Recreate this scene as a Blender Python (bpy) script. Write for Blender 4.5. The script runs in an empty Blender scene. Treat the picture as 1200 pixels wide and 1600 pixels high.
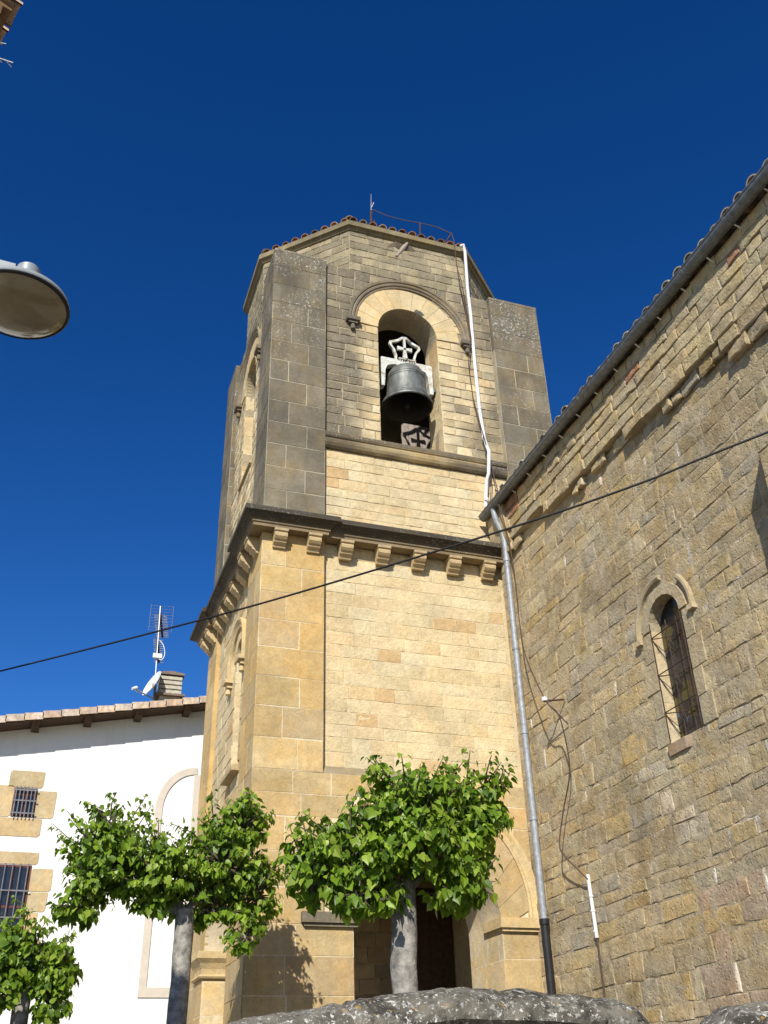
import bpy, math, random
from mathutils import Vector, noise, Matrix
scene = bpy.context.scene
COL = scene.collection
R_ = math.radians

# ---------------------------------------------------------------- camera
cam_d = bpy.data.cameras.new("camera"); cam = bpy.data.objects.new("camera", cam_d); COL.objects.link(cam)
cam_d.sensor_fit = 'VERTICAL'; cam_d.sensor_height = 24.0; cam_d.lens = 24.0 * 1524 / 1600
cam_d.clip_start = 0.05; cam_d.clip_end = 5000
RW = ((0.94515273, 0.14829688, 0.29102293), (-0.32556899, 0.49944255, 0.80284617), (-0.02628966, -0.85356029, 0.52033036))
m = Matrix([[RW[i][0], -RW[i][1], -RW[i][2], (0, 0, 1.6)[i]] for i in range(3)] + [[0, 0, 0, 1]])
cam.matrix_world = m
scene.camera = cam
# ---------------------------------------------------------------- light
SUN = Vector((0.55, 1.0, -0.78)).normalized()
elev = math.asin(-SUN.z); to_sun = -SUN
world = bpy.data.worlds.new("World"); scene.world = world; world.use_nodes = True
wn = world.node_tree.nodes; wl = world.node_tree.links
sky = wn.new("ShaderNodeTexSky"); sky.sky_type = 'NISHITA'; sky.sun_disc = False
sky.sun_elevation = elev; sky.sun_rotation = math.atan2(to_sun.x, to_sun.y)
sky.altitude = 300; sky.air_density = 1.0; sky.dust_density = 0.25; sky.ozone_density = 3.5
hsv = wn.new("ShaderNodeHueSaturation"); hsv.inputs["Saturation"].default_value = 1.20; hsv.inputs["Hue"].default_value = .509
skg = wn.new("ShaderNodeGamma"); skg.inputs[1].default_value = 1.3
wl.new(sky.outputs[0], skg.inputs[0]); wl.new(skg.outputs[0], hsv.inputs["Color"]); wl.new(hsv.outputs[0], wn["Background"].inputs[0]); wn["Background"].inputs[1].default_value = 0.062
sun_d = bpy.data.lights.new("sun", 'SUN'); sun_d.energy = 4.8; sun_d.angle = R_(0.5); sun_d.color = (1.0, 0.95, 0.86)
sun = bpy.data.objects.new("sun", sun_d); COL.objects.link(sun)
sun.rotation_euler = SUN.to_track_quat('-Z', 'Y').to_euler(); sun.location = (-10, -20, 30)
scene.view_settings.view_transform = 'Standard'; scene.view_settings.look = 'None'
scene.view_settings.exposure = 0.42; scene.view_settings.gamma = 1.0

# ---------------------------------------------------------------- helpers
rnd = random.Random(7)
def nz(x, y, z): return noise.noise(Vector((x, y, z)))
def clamp(v, a=0., b=1.): return max(a, min(b, v))
def mixc(a, b, t): return tuple(a[i] * (1 - t) + b[i] * t for i in range(3))
class MB:
    """collects verts, faces, per-vertex colours and per-face material slots; build() links ONE mesh object"""
    def __init__(s): s.v = []; s.f = []; s.c = []; s.m = []; s.sm = []
    def add(s, verts, faces, col=(.5, .5, .5, 0), mat=0, smooth=False, cols=None):
        b = len(s.v); s.v += [tuple(p) for p in verts]
        if len(col) == 3: col = (*col, 0)
        s.c += cols if cols else [col] * len(verts)
        for f in faces: s.f.append(tuple(i + b for i in f)); s.m.append(mat); s.sm.append(smooth)
    def box(s, x0, x1, y0, y1, z0, z1, col=(.5, .5, .5, 0), mat=0):
        v = [(x, y, z) for z in (z0, z1) for y in (y0, y1) for x in (x0, x1)]
        s.add(v, [(0, 2, 3, 1), (4, 5, 7, 6), (0, 1, 5, 4), (2, 6, 7, 3), (0, 4, 6, 2), (1, 3, 7, 5)], col, mat)
    def prism(s, poly, ax, depth, col=(.5, .5, .5, 0), mat=0):
        """poly: list of 3D points (planar ring); ax: extrude vector"""
        n = len(poly); ax = Vector(ax) * depth
        v = [Vector(p) for p in poly] + [Vector(p) + ax for p in poly]
        f = [tuple(range(n - 1, -1, -1)), tuple(range(n, 2 * n))] + [(i, (i + 1) % n, (i + 1) % n + n, i + n) for i in range(n)]
        s.add(v, f, col, mat)
    def tube(s, pts, rad, seg=8, col=(.5, .5, .5, 0), mat=0, cap=True, smooth=True, jit=0.):
        pts = [Vector(p) for p in pts]; n = len(pts)
        rads = rad if isinstance(rad, (list, tuple)) else [rad] * n
        v = []; nrm = None
        for i, p in enumerate(pts):
            t = (pts[min(i + 1, n - 1)] - pts[max(i - 1, 0)]).normalized()
            if nrm is None:
                a = Vector((0, 0, 1)) if abs(t.z) < .9 else Vector((1, 0, 0)); nrm = (a - t * a.dot(t)).normalized()
            else: nrm = (nrm - t * nrm.dot(t)).normalized()
            b = t.cross(nrm)
            for k in range(seg):
                a = 2 * math.pi * k / seg; r = rads[i]
                if jit: r *= 1 + jit * nz(p.x * 5 + math.cos(a) * 1.3, p.y * 5 + math.sin(a) * 1.3, p.z * 4)
                v.append(p + (nrm * math.cos(a) + b * math.sin(a)) * r)
        f = [(i * seg + k, i * seg + (k + 1) % seg, (i + 1) * seg + (k + 1) % seg, (i + 1) * seg + k) for i in range(n - 1) for k in range(seg)]
        s.add(v, f, col, mat, smooth)
        if cap:
            b0 = len(s.v) - n * seg
            s.f.append(tuple(b0 + k for k in range(seg - 1, -1, -1))); s.m.append(mat); s.sm.append(False)
            s.f.append(tuple(b0 + (n - 1) * seg + k for k in range(seg))); s.m.append(mat); s.sm.append(False)
    def lathe(s, prof, c, seg=32, axis=Vector((0, 0, 1)), col=(.5, .5, .5, 0), mat=0, smooth=True):
        axis = Vector(axis).normalized(); a = Vector((1, 0, 0)) if abs(axis.x) < .9 else Vector((0, 1, 0))
        u = (a - axis * a.dot(axis)).normalized(); w = axis.cross(u); c = Vector(c)
        v = [c + axis * h + (u * math.cos(2 * math.pi * k / seg) + w * math.sin(2 * math.pi * k / seg)) * r for r, h in prof for k in range(seg)]
        f = [(i * seg + k, i * seg + (k + 1) % seg, (i + 1) * seg + (k + 1) % seg, (i + 1) * seg + k) for i in range(len(prof) - 1) for k in range(seg)]
        s.add(v, f, col, mat, smooth)
    def build(s, name, mats, parent=None, origin=(0, 0, 0)):
        me = bpy.data.meshes.new(name); o = bpy.data.objects.new(name, me); COL.objects.link(o)
        org = Vector(origin)
        base = Vector((0, 0, 0)); p = parent
        while p: base += p.location; p = p.parent
        o.location = org; off = base + org
        me.from_pydata([tuple(Vector(v) - off) for v in s.v], [], s.f)
        at = me.color_attributes.new("Col", 'FLOAT_COLOR', 'POINT')
        at.data.foreach_set("color", [x for c in s.c for x in (c if len(c) == 4 else (*c, 0))])
        for q in (mats if isinstance(mats, (list, tuple)) else [mats]): me.materials.append(q)
        me.polygons.foreach_set("material_index", s.m); me.polygons.foreach_set("use_smooth", s.sm)
        if any(s.sm): me.set_sharp_from_angle(angle=R_(32))
        me.update()
        if parent: o.parent = parent
        return o
def thing(name, label, cat, loc=(0, 0, 0), group=None):
    o = bpy.data.objects.new(name, None); COL.objects.link(o); o.location = loc; o.empty_display_size = .3
    o['label'] = label; o['category'] = cat
    if group: o['group'] = group
    return o
def tag(o, label, cat, group=None):
    o['label'] = label; o['category'] = cat
    if group: o['group'] = group
    return o

# ---------------------------------------------------------------- materials
def new_mat(name):
    mt = bpy.data.materials.new(name); mt.use_nodes = True
    return mt, mt.node_tree.nodes, mt.node_tree.links, mt.node_tree.nodes["Principled BSDF"]
def N(ns, t, **kw):
    n = ns.new(t)
    for k, v in kw.items():
        if k in n.inputs: n.inputs[k].default_value = v
        else: setattr(n, k, v)
    return n
def stone_mat(name, fine=28., bump=.5, bdist=.02, var=(.72, 1.22), lichen=True, pit=0., smear=0., hue=1.):
    mt, ns, ln, bs = new_mat(name)
    at = N(ns, "ShaderNodeAttribute", attribute_name="Col"); tc = N(ns, "ShaderNodeTexCoord")
    n1 = N(ns, "ShaderNodeTexNoise", Scale=1.7, Detail=5., Roughness=.6); n2 = N(ns, "ShaderNodeTexNoise", Scale=9., Detail=6., Roughness=.65)
    n3 = N(ns, "ShaderNodeTexNoise", Scale=fine, Detail=5., Roughness=.7)
    for n in (n1, n2, n3): ln.new(tc.outputs["Object"], n.inputs["Vector"])
    def rng(src, a, b, lo=.3, hi=.7):
        r = N(ns, "ShaderNodeMapRange"); r.inputs[1].default_value = lo; r.inputs[2].default_value = hi; r.inputs[3].default_value = a; r.inputs[4].default_value = b
        ln.new(src, r.inputs[0]); return r.outputs[0]
    def mul(a, b):
        x = N(ns, "ShaderNodeMath", operation='MULTIPLY'); ln.new(a, x.inputs[0]); ln.new(b, x.inputs[1]); return x.outputs[0]
    f = mul(mul(rng(n1.outputs[0], .86, 1.12), rng(n2.outputs[0], var[0], var[1])), rng(n3.outputs[0], .85, 1.14))
    sc = N(ns, "ShaderNodeVectorMath", operation='SCALE'); ln.new(at.outputs["Color"], sc.inputs[0]); ln.new(f, sc.inputs["Scale"])
    col = sc.outputs[0]
    # hue wander: iron-orange to grey
    mx = N(ns, "ShaderNodeMix", data_type='RGBA', blend_type='MULTIPLY'); ln.new(col, mx.inputs[6]); mx.inputs[7].default_value = (1.06, .97, .8, 1)
    n4 = N(ns, "ShaderNodeTexNoise", Scale=3.3, Detail=4.); ln.new(tc.outputs["Object"], n4.inputs["Vector"]); ln.new(rng(n4.outputs[0], 0, hue, .45, .7), mx.inputs[0])
    col = mx.outputs[2]
    if lichen:
        # dark water streaks and grey film where alpha > 0, then white specks
        mp = N(ns, "ShaderNodeMapping"); mp.inputs["Scale"].default_value = (5, 5, .8); ln.new(tc.outputs["Object"], mp.inputs[0])
        ns2 = N(ns, "ShaderNodeTexNoise", Scale=1., Detail=5., Roughness=.6); ln.new(mp.outputs[0], ns2.inputs["Vector"])
        dk = N(ns, "ShaderNodeMix", data_type='RGBA', blend_type='MIX'); ln.new(col, dk.inputs[6]); dk.inputs[7].default_value = (.055, .05, .04, 1)
        ln.new(mul(mul(rng(ns2.outputs[0], 0, .8, .42, .72), at.outputs["Alpha"]), rng(n2.outputs[0], .4, 1.)), dk.inputs[0]); col = dk.outputs[2]
        sp = N(ns, "ShaderNodeTexNoise", Scale=21., Detail=3., Roughness=.75); ln.new(tc.outputs["Object"], sp.inputs["Vector"])
        cl = N(ns, "ShaderNodeTexNoise", Scale=1.1, Detail=2.); ln.new(tc.outputs["Object"], cl.inputs["Vector"])
        a2 = N(ns, "ShaderNodeMath", operation='POWER'); ln.new(at.outputs["Alpha"], a2.inputs[0]); a2.inputs[1].default_value = 2.5
        lk = N(ns, "ShaderNodeMix", data_type='RGBA', blend_type='MIX'); ln.new(col, lk.inputs[6]); lk.inputs[7].default_value = (.55, .54, .48, 1)
        ln.new(mul(mul(rng(sp.outputs[0], 0, .9, .585, .63), rng(cl.outputs[0], 0, 1, .42, .6)), a2.outputs[0]), lk.inputs[0]); col = lk.outputs[2]
    if smear:
        sa = N(ns, "ShaderNodeTexNoise", Scale=1.9, Detail=7., Roughness=.72, Distortion=.6); ln.new(tc.outputs["Object"], sa.inputs["Vector"])
        sm_ = N(ns, "ShaderNodeMix", data_type='RGBA'); ln.new(col, sm_.inputs[6]); sm_.inputs[7].default_value = (.47, .405, .30, 1); ln.new(rng(sa.outputs[0], 0, smear, .56, .68), sm_.inputs[0]); col = sm_.outputs[2]
        sb = N(ns, "ShaderNodeTexNoise", Scale=.9, Detail=6., Roughness=.7, Distortion=.8); ln.new(tc.outputs["Object"], sb.inputs["Vector"])
        sk = N(ns, "ShaderNodeMix", data_type='RGBA', blend_type='MULTIPLY'); ln.new(col, sk.inputs[6]); sk.inputs[7].default_value = (.62, .60, .56, 1); ln.new(rng(sb.outputs[0], 0, .8, .52, .68), sk.inputs[0]); col = sk.outputs[2]
    ln.new(col, bs.inputs["Base Color"]); bs.inputs["Roughness"].default_value = .92; bs.inputs["Specular IOR Level"].default_value = .15
    h = N(ns, "ShaderNodeMath", operation='ADD'); ln.new(n3.outputs[0], h.inputs[0]); ln.new(n2.outputs[0], h.inputs[1]); hh = h.outputs[0]
    if pit:
        vo = N(ns, "ShaderNodeTexVoronoi", Scale=16.); ln.new(tc.outputs["Object"], vo.inputs["Vector"])
        h2 = N(ns, "ShaderNodeMath", operation='ADD'); ln.new(hh, h2.inputs[0]); ln.new(rng(vo.outputs[0], -pit, 0, 0., .3), h2.inputs[1]); hh = h2.outputs[0]
    bp = N(ns, "ShaderNodeBump", Strength=bump, Distance=bdist); ln.new(hh, bp.inputs["Height"]); ln.new(bp.outputs[0], bs.inputs["Normal"])
    return mt
M = {}
M['ashlar'] = stone_mat("ashlar_stone", fine=34, bump=.6, bdist=.014, var=(.86, 1.11))
M['wall'] = stone_mat("dressed_stone", fine=24, bump=.8, bdist=.022, var=(.88, 1.1), hue=.35)
M['rubble'] = stone_mat("rubble_stone", fine=22, bump=.6, bdist=.026, pit=.7, var=(.76, 1.18), smear=.55)
M['coping'] = stone_mat("coping_stone", fine=30, bump=.9, bdist=.03, var=(.45, 1.4))
def lichen_mat(name):
    mt, ns, ln, bs = new_mat(name); at = N(ns, "ShaderNodeAttribute", attribute_name="Col"); tc = N(ns, "ShaderNodeTexCoord")
    def nt(sc, d=5., r=.65, w=None):
        n = N(ns, "ShaderNodeTexNoise", Scale=sc, Detail=d, Roughness=r); ln.new(tc.outputs["Object"], n.inputs["Vector"]); return n.outputs[0]
    def step(src, lo, hi):
        r = N(ns, "ShaderNodeMapRange"); r.inputs[1].default_value = lo; r.inputs[2].default_value = hi; ln.new(src, r.inputs[0]); return r.outputs[0]
    col = at.outputs["Color"]
    for src, lo, hi, c in ((nt(6.), .45, .62, (.05, .045, .038, 1)), (nt(19., 6., .7), .55, .63, (.30, .295, .265, 1)), (nt(36., 4., .75), .575, .62, (.56, .55, .50, 1)), (nt(17.3, 4., .6), .63, .69, (.30, .19, .06, 1)), (nt(27., 3.), .62, .68, (.03, .03, .028, 1))):
        m_ = N(ns, "ShaderNodeMix", data_type='RGBA'); ln.new(step(src, lo, hi), m_.inputs[0]); ln.new(col, m_.inputs[6]); m_.inputs[7].default_value = c; col = m_.outputs[2]
    ln.new(col, bs.inputs["Base Color"]); bs.inputs["Roughness"].default_value = .95; bs.inputs["Specular IOR Level"].default_value = .1
    bp = N(ns, "ShaderNodeBump", Strength=.9, Distance=.02); ln.new(nt(38., 6., .7), bp.inputs["Height"]); ln.new(bp.outputs[0], bs.inputs["Normal"]); return mt
M['lichen'] = lichen_mat("lichen_stone")
def plain(name, col, rough=.6, metal=0., nscale=8., nvar=.25, bump=0., bscale=40., spec=.3):
    mt, ns, ln, bs = new_mat(name)
    tc = N(ns, "ShaderNodeTexCoord"); n = N(ns, "ShaderNodeTexNoise", Scale=nscale, Detail=6., Roughness=.65); ln.new(tc.outputs["Object"], n.inputs["Vector"])
    cr = N(ns, "ShaderNodeMapRange"); cr.inputs[1].default_value = .3; cr.inputs[2].default_value = .7; cr.inputs[3].default_value = 1 - nvar; cr.inputs[4].default_value = 1 + nvar
    ln.new(n.outputs[0], cr.inputs[0])
    sc = N(ns, "ShaderNodeVectorMath", operation='SCALE'); sc.inputs[0].default_value = col[:3]; ln.new(cr.outputs[0], sc.inputs["Scale"]); ln.new(sc.outputs[0], bs.inputs["Base Color"])
    bs.inputs["Roughness"].default_value = rough; bs.inputs["Metallic"].default_value = metal; bs.inputs["Specular IOR Level"].default_value = spec
    if bump:
        b = N(ns, "ShaderNodeTexNoise", Scale=bscale, Detail=4.); ln.new(tc.outputs["Object"], b.inputs["Vector"])
        bp = N(ns, "ShaderNodeBump", Strength=bump, Distance=.01); ln.new(b.outputs[0], bp.inputs["Height"]); ln.new(bp.outputs[0], bs.inputs["Normal"])
    return mt
M['zinc'] = plain("zinc", (.27, .285, .30), .55, .25, 14, .3)
M['zinc_dark'] = plain("weathered_zinc", (.12, .128, .13), .35, .0, 10, .4, spec=.5)
M['black_pipe'] = plain("black_iron", (.02, .02, .022), .5, .2)
M['white_pipe'] = plain("white_plastic", (.62, .62, .6), .45, 0, 5, .12)
M['rust'] = plain("rusty_iron", (.06, .036, .028), .8, .1, 20, .4)
M['wire'] = plain("brown_wire", (.075, .045, .032), .7)
M['cable'] = plain("black_cable", (.012, .012, .013), .6)
M['whitewash'] = plain("whitewashed_plaster", (.74, .73, .69), .9, 0, 1.3, .09, .35, 22)
M['plaster_band'] = plain("beige_render", (.52, .46, .38), .9, 0, 6, .08, .2)
M['wood_dark'] = plain("dark_timber", (.07, .04, .022), .8, 0, 12, .4)
M['wood_brown'] = plain("brown_timber", (.16, .09, .04), .75, 0, 10, .4)
M['wood_grey'] = plain("weathered_boards", (.29, .245, .215), .85, 0, 14, .3)
M['window_wood'] = plain("red_brown_frame", (.1, .03, .02), .6)
M['glass_dark'] = plain("dark_glass", (.015, .016, .02), .15, 0, 3, .2, spec=.5)
M['grille'] = plain("grey_iron_bars", (.16, .16, .17), .5, .3)
M['bell'] = None
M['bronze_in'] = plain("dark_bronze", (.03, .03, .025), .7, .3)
M['white_iron'] = plain("white_painted_iron", (.55, .6, .55), .55, 0, 9, .3)
mt, ns, ln, bs = new_mat("white_painted_iron"); tc = N(ns, "ShaderNodeTexCoord"); n = N(ns, "ShaderNodeTexNoise", Scale=7., Detail=7., Roughness=.72); ln.new(tc.outputs["Object"], n.inputs["Vector"])
cr = N(ns, "ShaderNodeValToRGB"); ln.new(n.outputs[0], cr.inputs[0]); e = cr.color_ramp.elements
e[0].position = .34; e[0].color = (.20, .11, .055, 1); e[1].position = .60; e[1].color = (.56, .60, .55, 1); q = e.new(.46); q.color = (.46, .45, .38, 1)
ln.new(cr.outputs[0], bs.inputs["Base Color"]); bs.inputs["Roughness"].default_value = .6; M['white_iron'] = mt
M['dish'] = plain("dish_paint", (.6, .64, .62), .5, 0, 4, .06)
M['antenna'] = plain("aluminium", (.45, .44, .42), .4, .7)
M['concrete'] = plain("chimney_render", (.42, .39, .31), .9, 0, 12, .25, .4)
M['concrete_dark'] = plain("chimney_slab", (.17, .13, .1), .9, 0, 12, .3)
M['bark'] = plain("bark", (.23, .215, .19), .9, 0, 11, .65, .9, 30)
M['twig'] = plain("twig_bark", (.09, .08, .05), .9, 0, 16, .3)
M['lamp_grey'] = plain("grey_lamp_paint", (.25, .275, .28), .45, .1, 5, .08)
M['gasket'] = plain("black_gasket", (.012, .012, .012), .5)
M['tile_dirt'] = plain("mortar_bed", (.3, .27, .22), .95, 0, 8, .3)
M['dark_in'] = plain("dark_interior_stone", (.06, .045, .03), .95, 0, 4, .3)
M['ground'] = plain("paving", (.22, .2, .17), .9, 0, 1.5, .2, .4)
M['wing_mat'] = plain("wing_feathers", (.10, .075, .05), .8, 0, 30, .3)
M['bird_mat'] = plain("bird_feathers", (.3, .25, .19), .8, 0, 30, .3)
M['copper'] = plain("old_copper", (.1, .07, .05), .6, .4)
M['mortar_light'] = None
# tiles use the colour attribute
M['tile'] = stone_mat("clay_tile", fine=40, bump=.4, bdist=.01, var=(.6, 1.35))
mt, ns, ln, bs = new_mat("whitewashed_plaster"); tc = N(ns, "ShaderNodeTexCoord"); mp = N(ns, "ShaderNodeMapping"); mp.inputs["Scale"].default_value = (3.2, 1, .35); ln.new(tc.outputs["Object"], mp.inputs[0])
n1 = N(ns, "ShaderNodeTexNoise", Scale=1., Detail=7., Roughness=.7); ln.new(mp.outputs[0], n1.inputs["Vector"]); n2 = N(ns, "ShaderNodeTexNoise", Scale=.8, Detail=6., Roughness=.6); ln.new(tc.outputs["Object"], n2.inputs["Vector"])
c0 = (.74, .73, .69, 1)
for n_, lo, hi, am, cc in ((n1, .52, .72, .5, (.60, .57, .50, 1)), (n2, .5, .7, .45, (.66, .655, .63, 1))):
    r_ = N(ns, "ShaderNodeMapRange"); r_.inputs[1].default_value = lo; r_.inputs[2].default_value = hi; r_.inputs[4].default_value = am; ln.new(n_.outputs[0], r_.inputs[0])
    m_ = N(ns, "ShaderNodeMix", data_type='RGBA'); ln.new(r_.outputs[0], m_.inputs[0]); m_.inputs[7].default_value = cc
    if isinstance(c0, tuple): m_.inputs[6].default_value = c0
    else: ln.new(c0, m_.inputs[6])
    c0 = m_.outputs[2]
ln.new(c0, bs.inputs["Base Color"]); bs.inputs["Roughness"].default_value = .92
n3 = N(ns, "ShaderNodeTexNoise", Scale=5., Detail=8., Roughness=.65); ln.new(tc.outputs["Object"], n3.inputs["Vector"]); bp = N(ns, "ShaderNodeBump", Strength=.5, Distance=.03); ln.new(n3.outputs[0], bp.inputs["Height"]); ln.new(bp.outputs[0], bs.inputs["Normal"]); M['whitewash'] = mt
# bell bronze with green-grey patina
mt, ns, ln, bs = new_mat("patinated_bronze")
tc = N(ns, "ShaderNodeTexCoord"); mp = N(ns, "ShaderNodeMapping"); mp.inputs["Scale"].default_value = (6, 6, 1.6); ln.new(tc.outputs["Object"], mp.inputs[0])
n = N(ns, "ShaderNodeTexNoise", Scale=1.5, Detail=7., Roughness=.7); ln.new(mp.outputs[0], n.inputs["Vector"])
cr = N(ns, "ShaderNodeValToRGB"); ln.new(n.outputs[0], cr.inputs[0])
cr.color_ramp.elements[0].color = (.08, .08, .07, 1); cr.color_ramp.elements[0].position = .35
cr.color_ramp.elements[1].color = (.22, .235, .215, 1); cr.color_ramp.elements[1].position = .72
ln.new(cr.outputs[0], bs.inputs["Base Color"]); bs.inputs["Metallic"].default_value = .35; bs.inputs["Roughness"].default_value = .52; M['bell'] = mt
# leaves: colour attribute, a little translucency
mt, ns, ln, bs = new_mat("leaf"); at = N(ns, "ShaderNodeAttribute", attribute_name="Col")
tr = N(ns, "ShaderNodeBsdfTranslucent"); mxs = N(ns, "ShaderNodeMixShader"); mxs.inputs[0].default_value = .38
sc = N(ns, "ShaderNodeMix", data_type='RGBA', blend_type='MULTIPLY'); sc.inputs[0].default_value = 1; sc.inputs[7].default_value = (1.1, 1.25, .5, 1)
ln.new(at.outputs["Color"], sc.inputs[6]); ln.new(sc.outputs[2], tr.inputs[0]); ln.new(at.outputs["Color"], bs.inputs["Base Color"])
bs.inputs["Roughness"].default_value = .42; bs.inputs["Specular IOR Level"].default_value = .35
ln.new(bs.outputs[0], mxs.inputs[1]); ln.new(tr.outputs[0], mxs.inputs[2]); ln.new(mxs.outputs[0], ns["Material Output"].inputs[0]); M['leaf'] = mt
# lamp lens: amber-grey prismatic cover
M['lens'] = plain("lamp_lens", (.2, .165, .1), .12, 0, 6, .2, spec=.6)
# stained glass
mt, ns, ln, bs = new_mat("leaded_glass"); tc = N(ns, "ShaderNodeTexCoord"); vo = N(ns, "ShaderNodeTexVoronoi", Scale=5.5); ln.new(tc.outputs["Object"], vo.inputs["Vector"])
cr = N(ns, "ShaderNodeValToRGB"); sx = N(ns, "ShaderNodeSeparateColor"); ln.new(vo.outputs["Color"], sx.inputs[0]); ln.new(sx.outputs[0], cr.inputs[0])
cr.color_ramp.interpolation = 'CONSTANT'
e = cr.color_ramp.elements; e[0].color = (.02, .02, .02, 1); e[1].position = .3; e[1].color = (.08, .065, .02, 1)
for p_, c_ in ((.5, (.03, .03, .03, 1)), (.7, (.05, .09, .16, 1)), (.82, (.05, .045, .03, 1))):
    q = e.new(p_); q.color = c_
ln.new(cr.outputs[0], bs.inputs["Base Color"]); bs.inputs["Roughness"].default_value = .25; M['stained'] = mt

# ---------------------------------------------------------------- masonry generator
def masonry(mb, O, U, V, Nn, courses, ints, wid, gap=.012, proud=(.0, .01), jit=.006, colfn=None, grid=(3, 2), rough=.004, bevel=.008, mat=0, r=None, tilt=0., seed=0., pattern=None, skip=0., warp=0., vfn=None, lime=0., ej=1.2):
    """lays individually shaped stones on the plane O + u*U + v*V (normal Nn).  courses: list of v edges; ints(v0,v1) -> list of (u0,u1)"""
    r = r or rnd; O = Vector(O); U = Vector(U); V = Vector(V); Nn = Vector(Nn)
    for ci in range(len(courses) - 1):
        v0, v1 = courses[ci], courses[ci + 1]
        for (a, b) in ints(v0, v1):
            if b - a < .03: continue
            us = [a]
            if pattern:
                seq = pattern(ci, a, b); us += seq
            else:
                while us[-1] < b - wid[0] * .7:
                    us.append(us[-1] + r.uniform(*wid))
                if len(us) > 1 and us[-1] > b - wid[0] * .45: us.pop()
            if us[-1] < b - 1e-4: us.append(b)
            for k in range(len(us) - 1):
                u0, u1 = us[k], us[k + 1]
                if u1 - u0 < .025 or (skip and r.random() < skip): continue
                g = gap * r.uniform(.5, 1.3) * .5
                cs = [(u0 + g + r.uniform(-jit, jit), v0 + g + r.uniform(-jit, jit)), (u1 - g + r.uniform(-jit, jit), v0 + g + r.uniform(-jit, jit)),
                      (u1 - g + r.uniform(-jit, jit), v1 - g + r.uniform(-jit, jit)), (u0 + g + r.uniform(-jit, jit), v1 - g + r.uniform(-jit, jit))]
                pr = r.uniform(*proud); tu = r.uniform(-tilt, tilt); tv = r.uniform(-tilt, tilt)
                bc = colfn(O + U * ((u0 + u1) / 2) + V * ((v0 + v1) / 2), r)
                nu = max(2, min(8, round(grid[0] * (u1 - u0) / .4))); nv = grid[1]
                verts = []; ed = []
                ku = [0] + [bevel / max(.05, u1 - u0)] + [i / nu for i in range(1, nu)] + [1 - bevel / max(.05, u1 - u0)] + [1]
                kv = [0] + [bevel / max(.05, v1 - v0)] + [i / nv for i in range(1, nv)] + [1 - bevel / max(.05, v1 - v0)] + [1]
                nu1, nv1 = len(ku), len(kv)
                for j, t in enumerate(kv):
                    for i, s in enumerate(ku):
                        cu = (cs[0][0] * (1 - s) + cs[1][0] * s) * (1 - t) + (cs[3][0] * (1 - s) + cs[2][0] * s) * t
                        cv = (cs[0][1] * (1 - s) + cs[1][1] * s) * (1 - t) + (cs[3][1] * (1 - s) + cs[2][1] * s) * t
                        edge = i in (0, nu1 - 1) or j in (0, nv1 - 1)
                        if edge and rough > .006:
                            cu += jit * ej * nz(cu * 7, cv * 7, seed + 3); cv += jit * ej * nz(cu * 7, cv * 7, seed + 9)
                        h = pr + tu * (s - .5) + tv * (t - .5) + rough * (nz(cu * 6, cv * 6, seed) + .6 * nz(cu * 15, cv * 15, seed + 5))
                        if warp:
                            wu, wv = nz(cu * .55, cv * .8, seed + 20), nz(cu * .5 + 7, cv * .7, seed + 33); cu += warp * .7 * wu; cv += warp * wv
                        if edge: h -= bevel * .9
                        verts.append(O + U * cu + V * cv + Nn * h)
                f = [(j * nu1 + i, j * nu1 + i + 1, (j + 1) * nu1 + i + 1, (j + 1) * nu1 + i) for j in range(nv1 - 1) for i in range(nu1 - 1)]
                # skirt
                rim = [i for i in range(nu1)] + [j * nu1 + nu1 - 1 for j in range(1, nv1)] + [(nv1 - 1) * nu1 + i for i in range(nu1 - 2, -1, -1)] + [j * nu1 for j in range(nv1 - 2, 0, -1)]
                b0 = len(verts)
                for q in rim:
                    P = verts[q]; d = (P - O).dot(Nn); verts.append(P - Nn * (d + .03))
                nr = len(rim)
                f += [(rim[q], b0 + q, b0 + (q + 1) % nr, rim[(q + 1) % nr]) for q in range(nr)]
                cols = [vfn(P, bc) for P in verts] if vfn else None
                if lime and r.random() < lime:
                    cols = [bc] * len(verts); sd = r.sample((0, 1, 2, 3), r.choice((1, 1, 2)))
                    for j in range(nv1):
                        for i in range(nu1):
                            if (0 in sd and i < 2) or (1 in sd and i > nu1 - 3) or (2 in sd and j < 1) or (3 in sd and j > nv1 - 2): cols[j * nu1 + i] = (.62, .58, .50, 0)
                flip = U.cross(V).dot(Nn) < 0
                if flip: f = [tuple(reversed(x)) for x in f]
                mb.add(verts, f, bc, mat, smooth=rough > .006, cols=cols)
def courses(z0, z1, h, var=0., r=None):
    r = r or rnd; n = max(1, round((z1 - z0) / h)); ws = [1 + r.uniform(-var, var) for _ in range(n)]; t = sum(ws)
    out = [z0]
    for w in ws: out.append(out[-1] + (z1 - z0) * w / t)
    return out
def minus(a, b, h0, h1):
    """interval a..b minus h0..h1"""
    o = []
    if h0 > a: o.append((a, min(b, h0)))
    if h1 < b: o.append((max(a, h1), b))
    if h1 <= a or h0 >= b: o = [(a, b)]
    return o
def arch_half(v, cz, r):
    """half width of an arched opening (radius r, springing cz) at height v"""
    if v <= cz: return r
    if v >= cz + r: return 0.
    return math.sqrt(r * r - (v - cz) ** 2)
def arch_pts(cx, cz, r, n=24, a0=0., a1=math.pi):
    return [(cx + r * math.cos(a0 + (a1 - a0) * i / n), cz + r * math.sin(a0 + (a1 - a0) * i / n)) for i in range(n + 1)]
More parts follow.
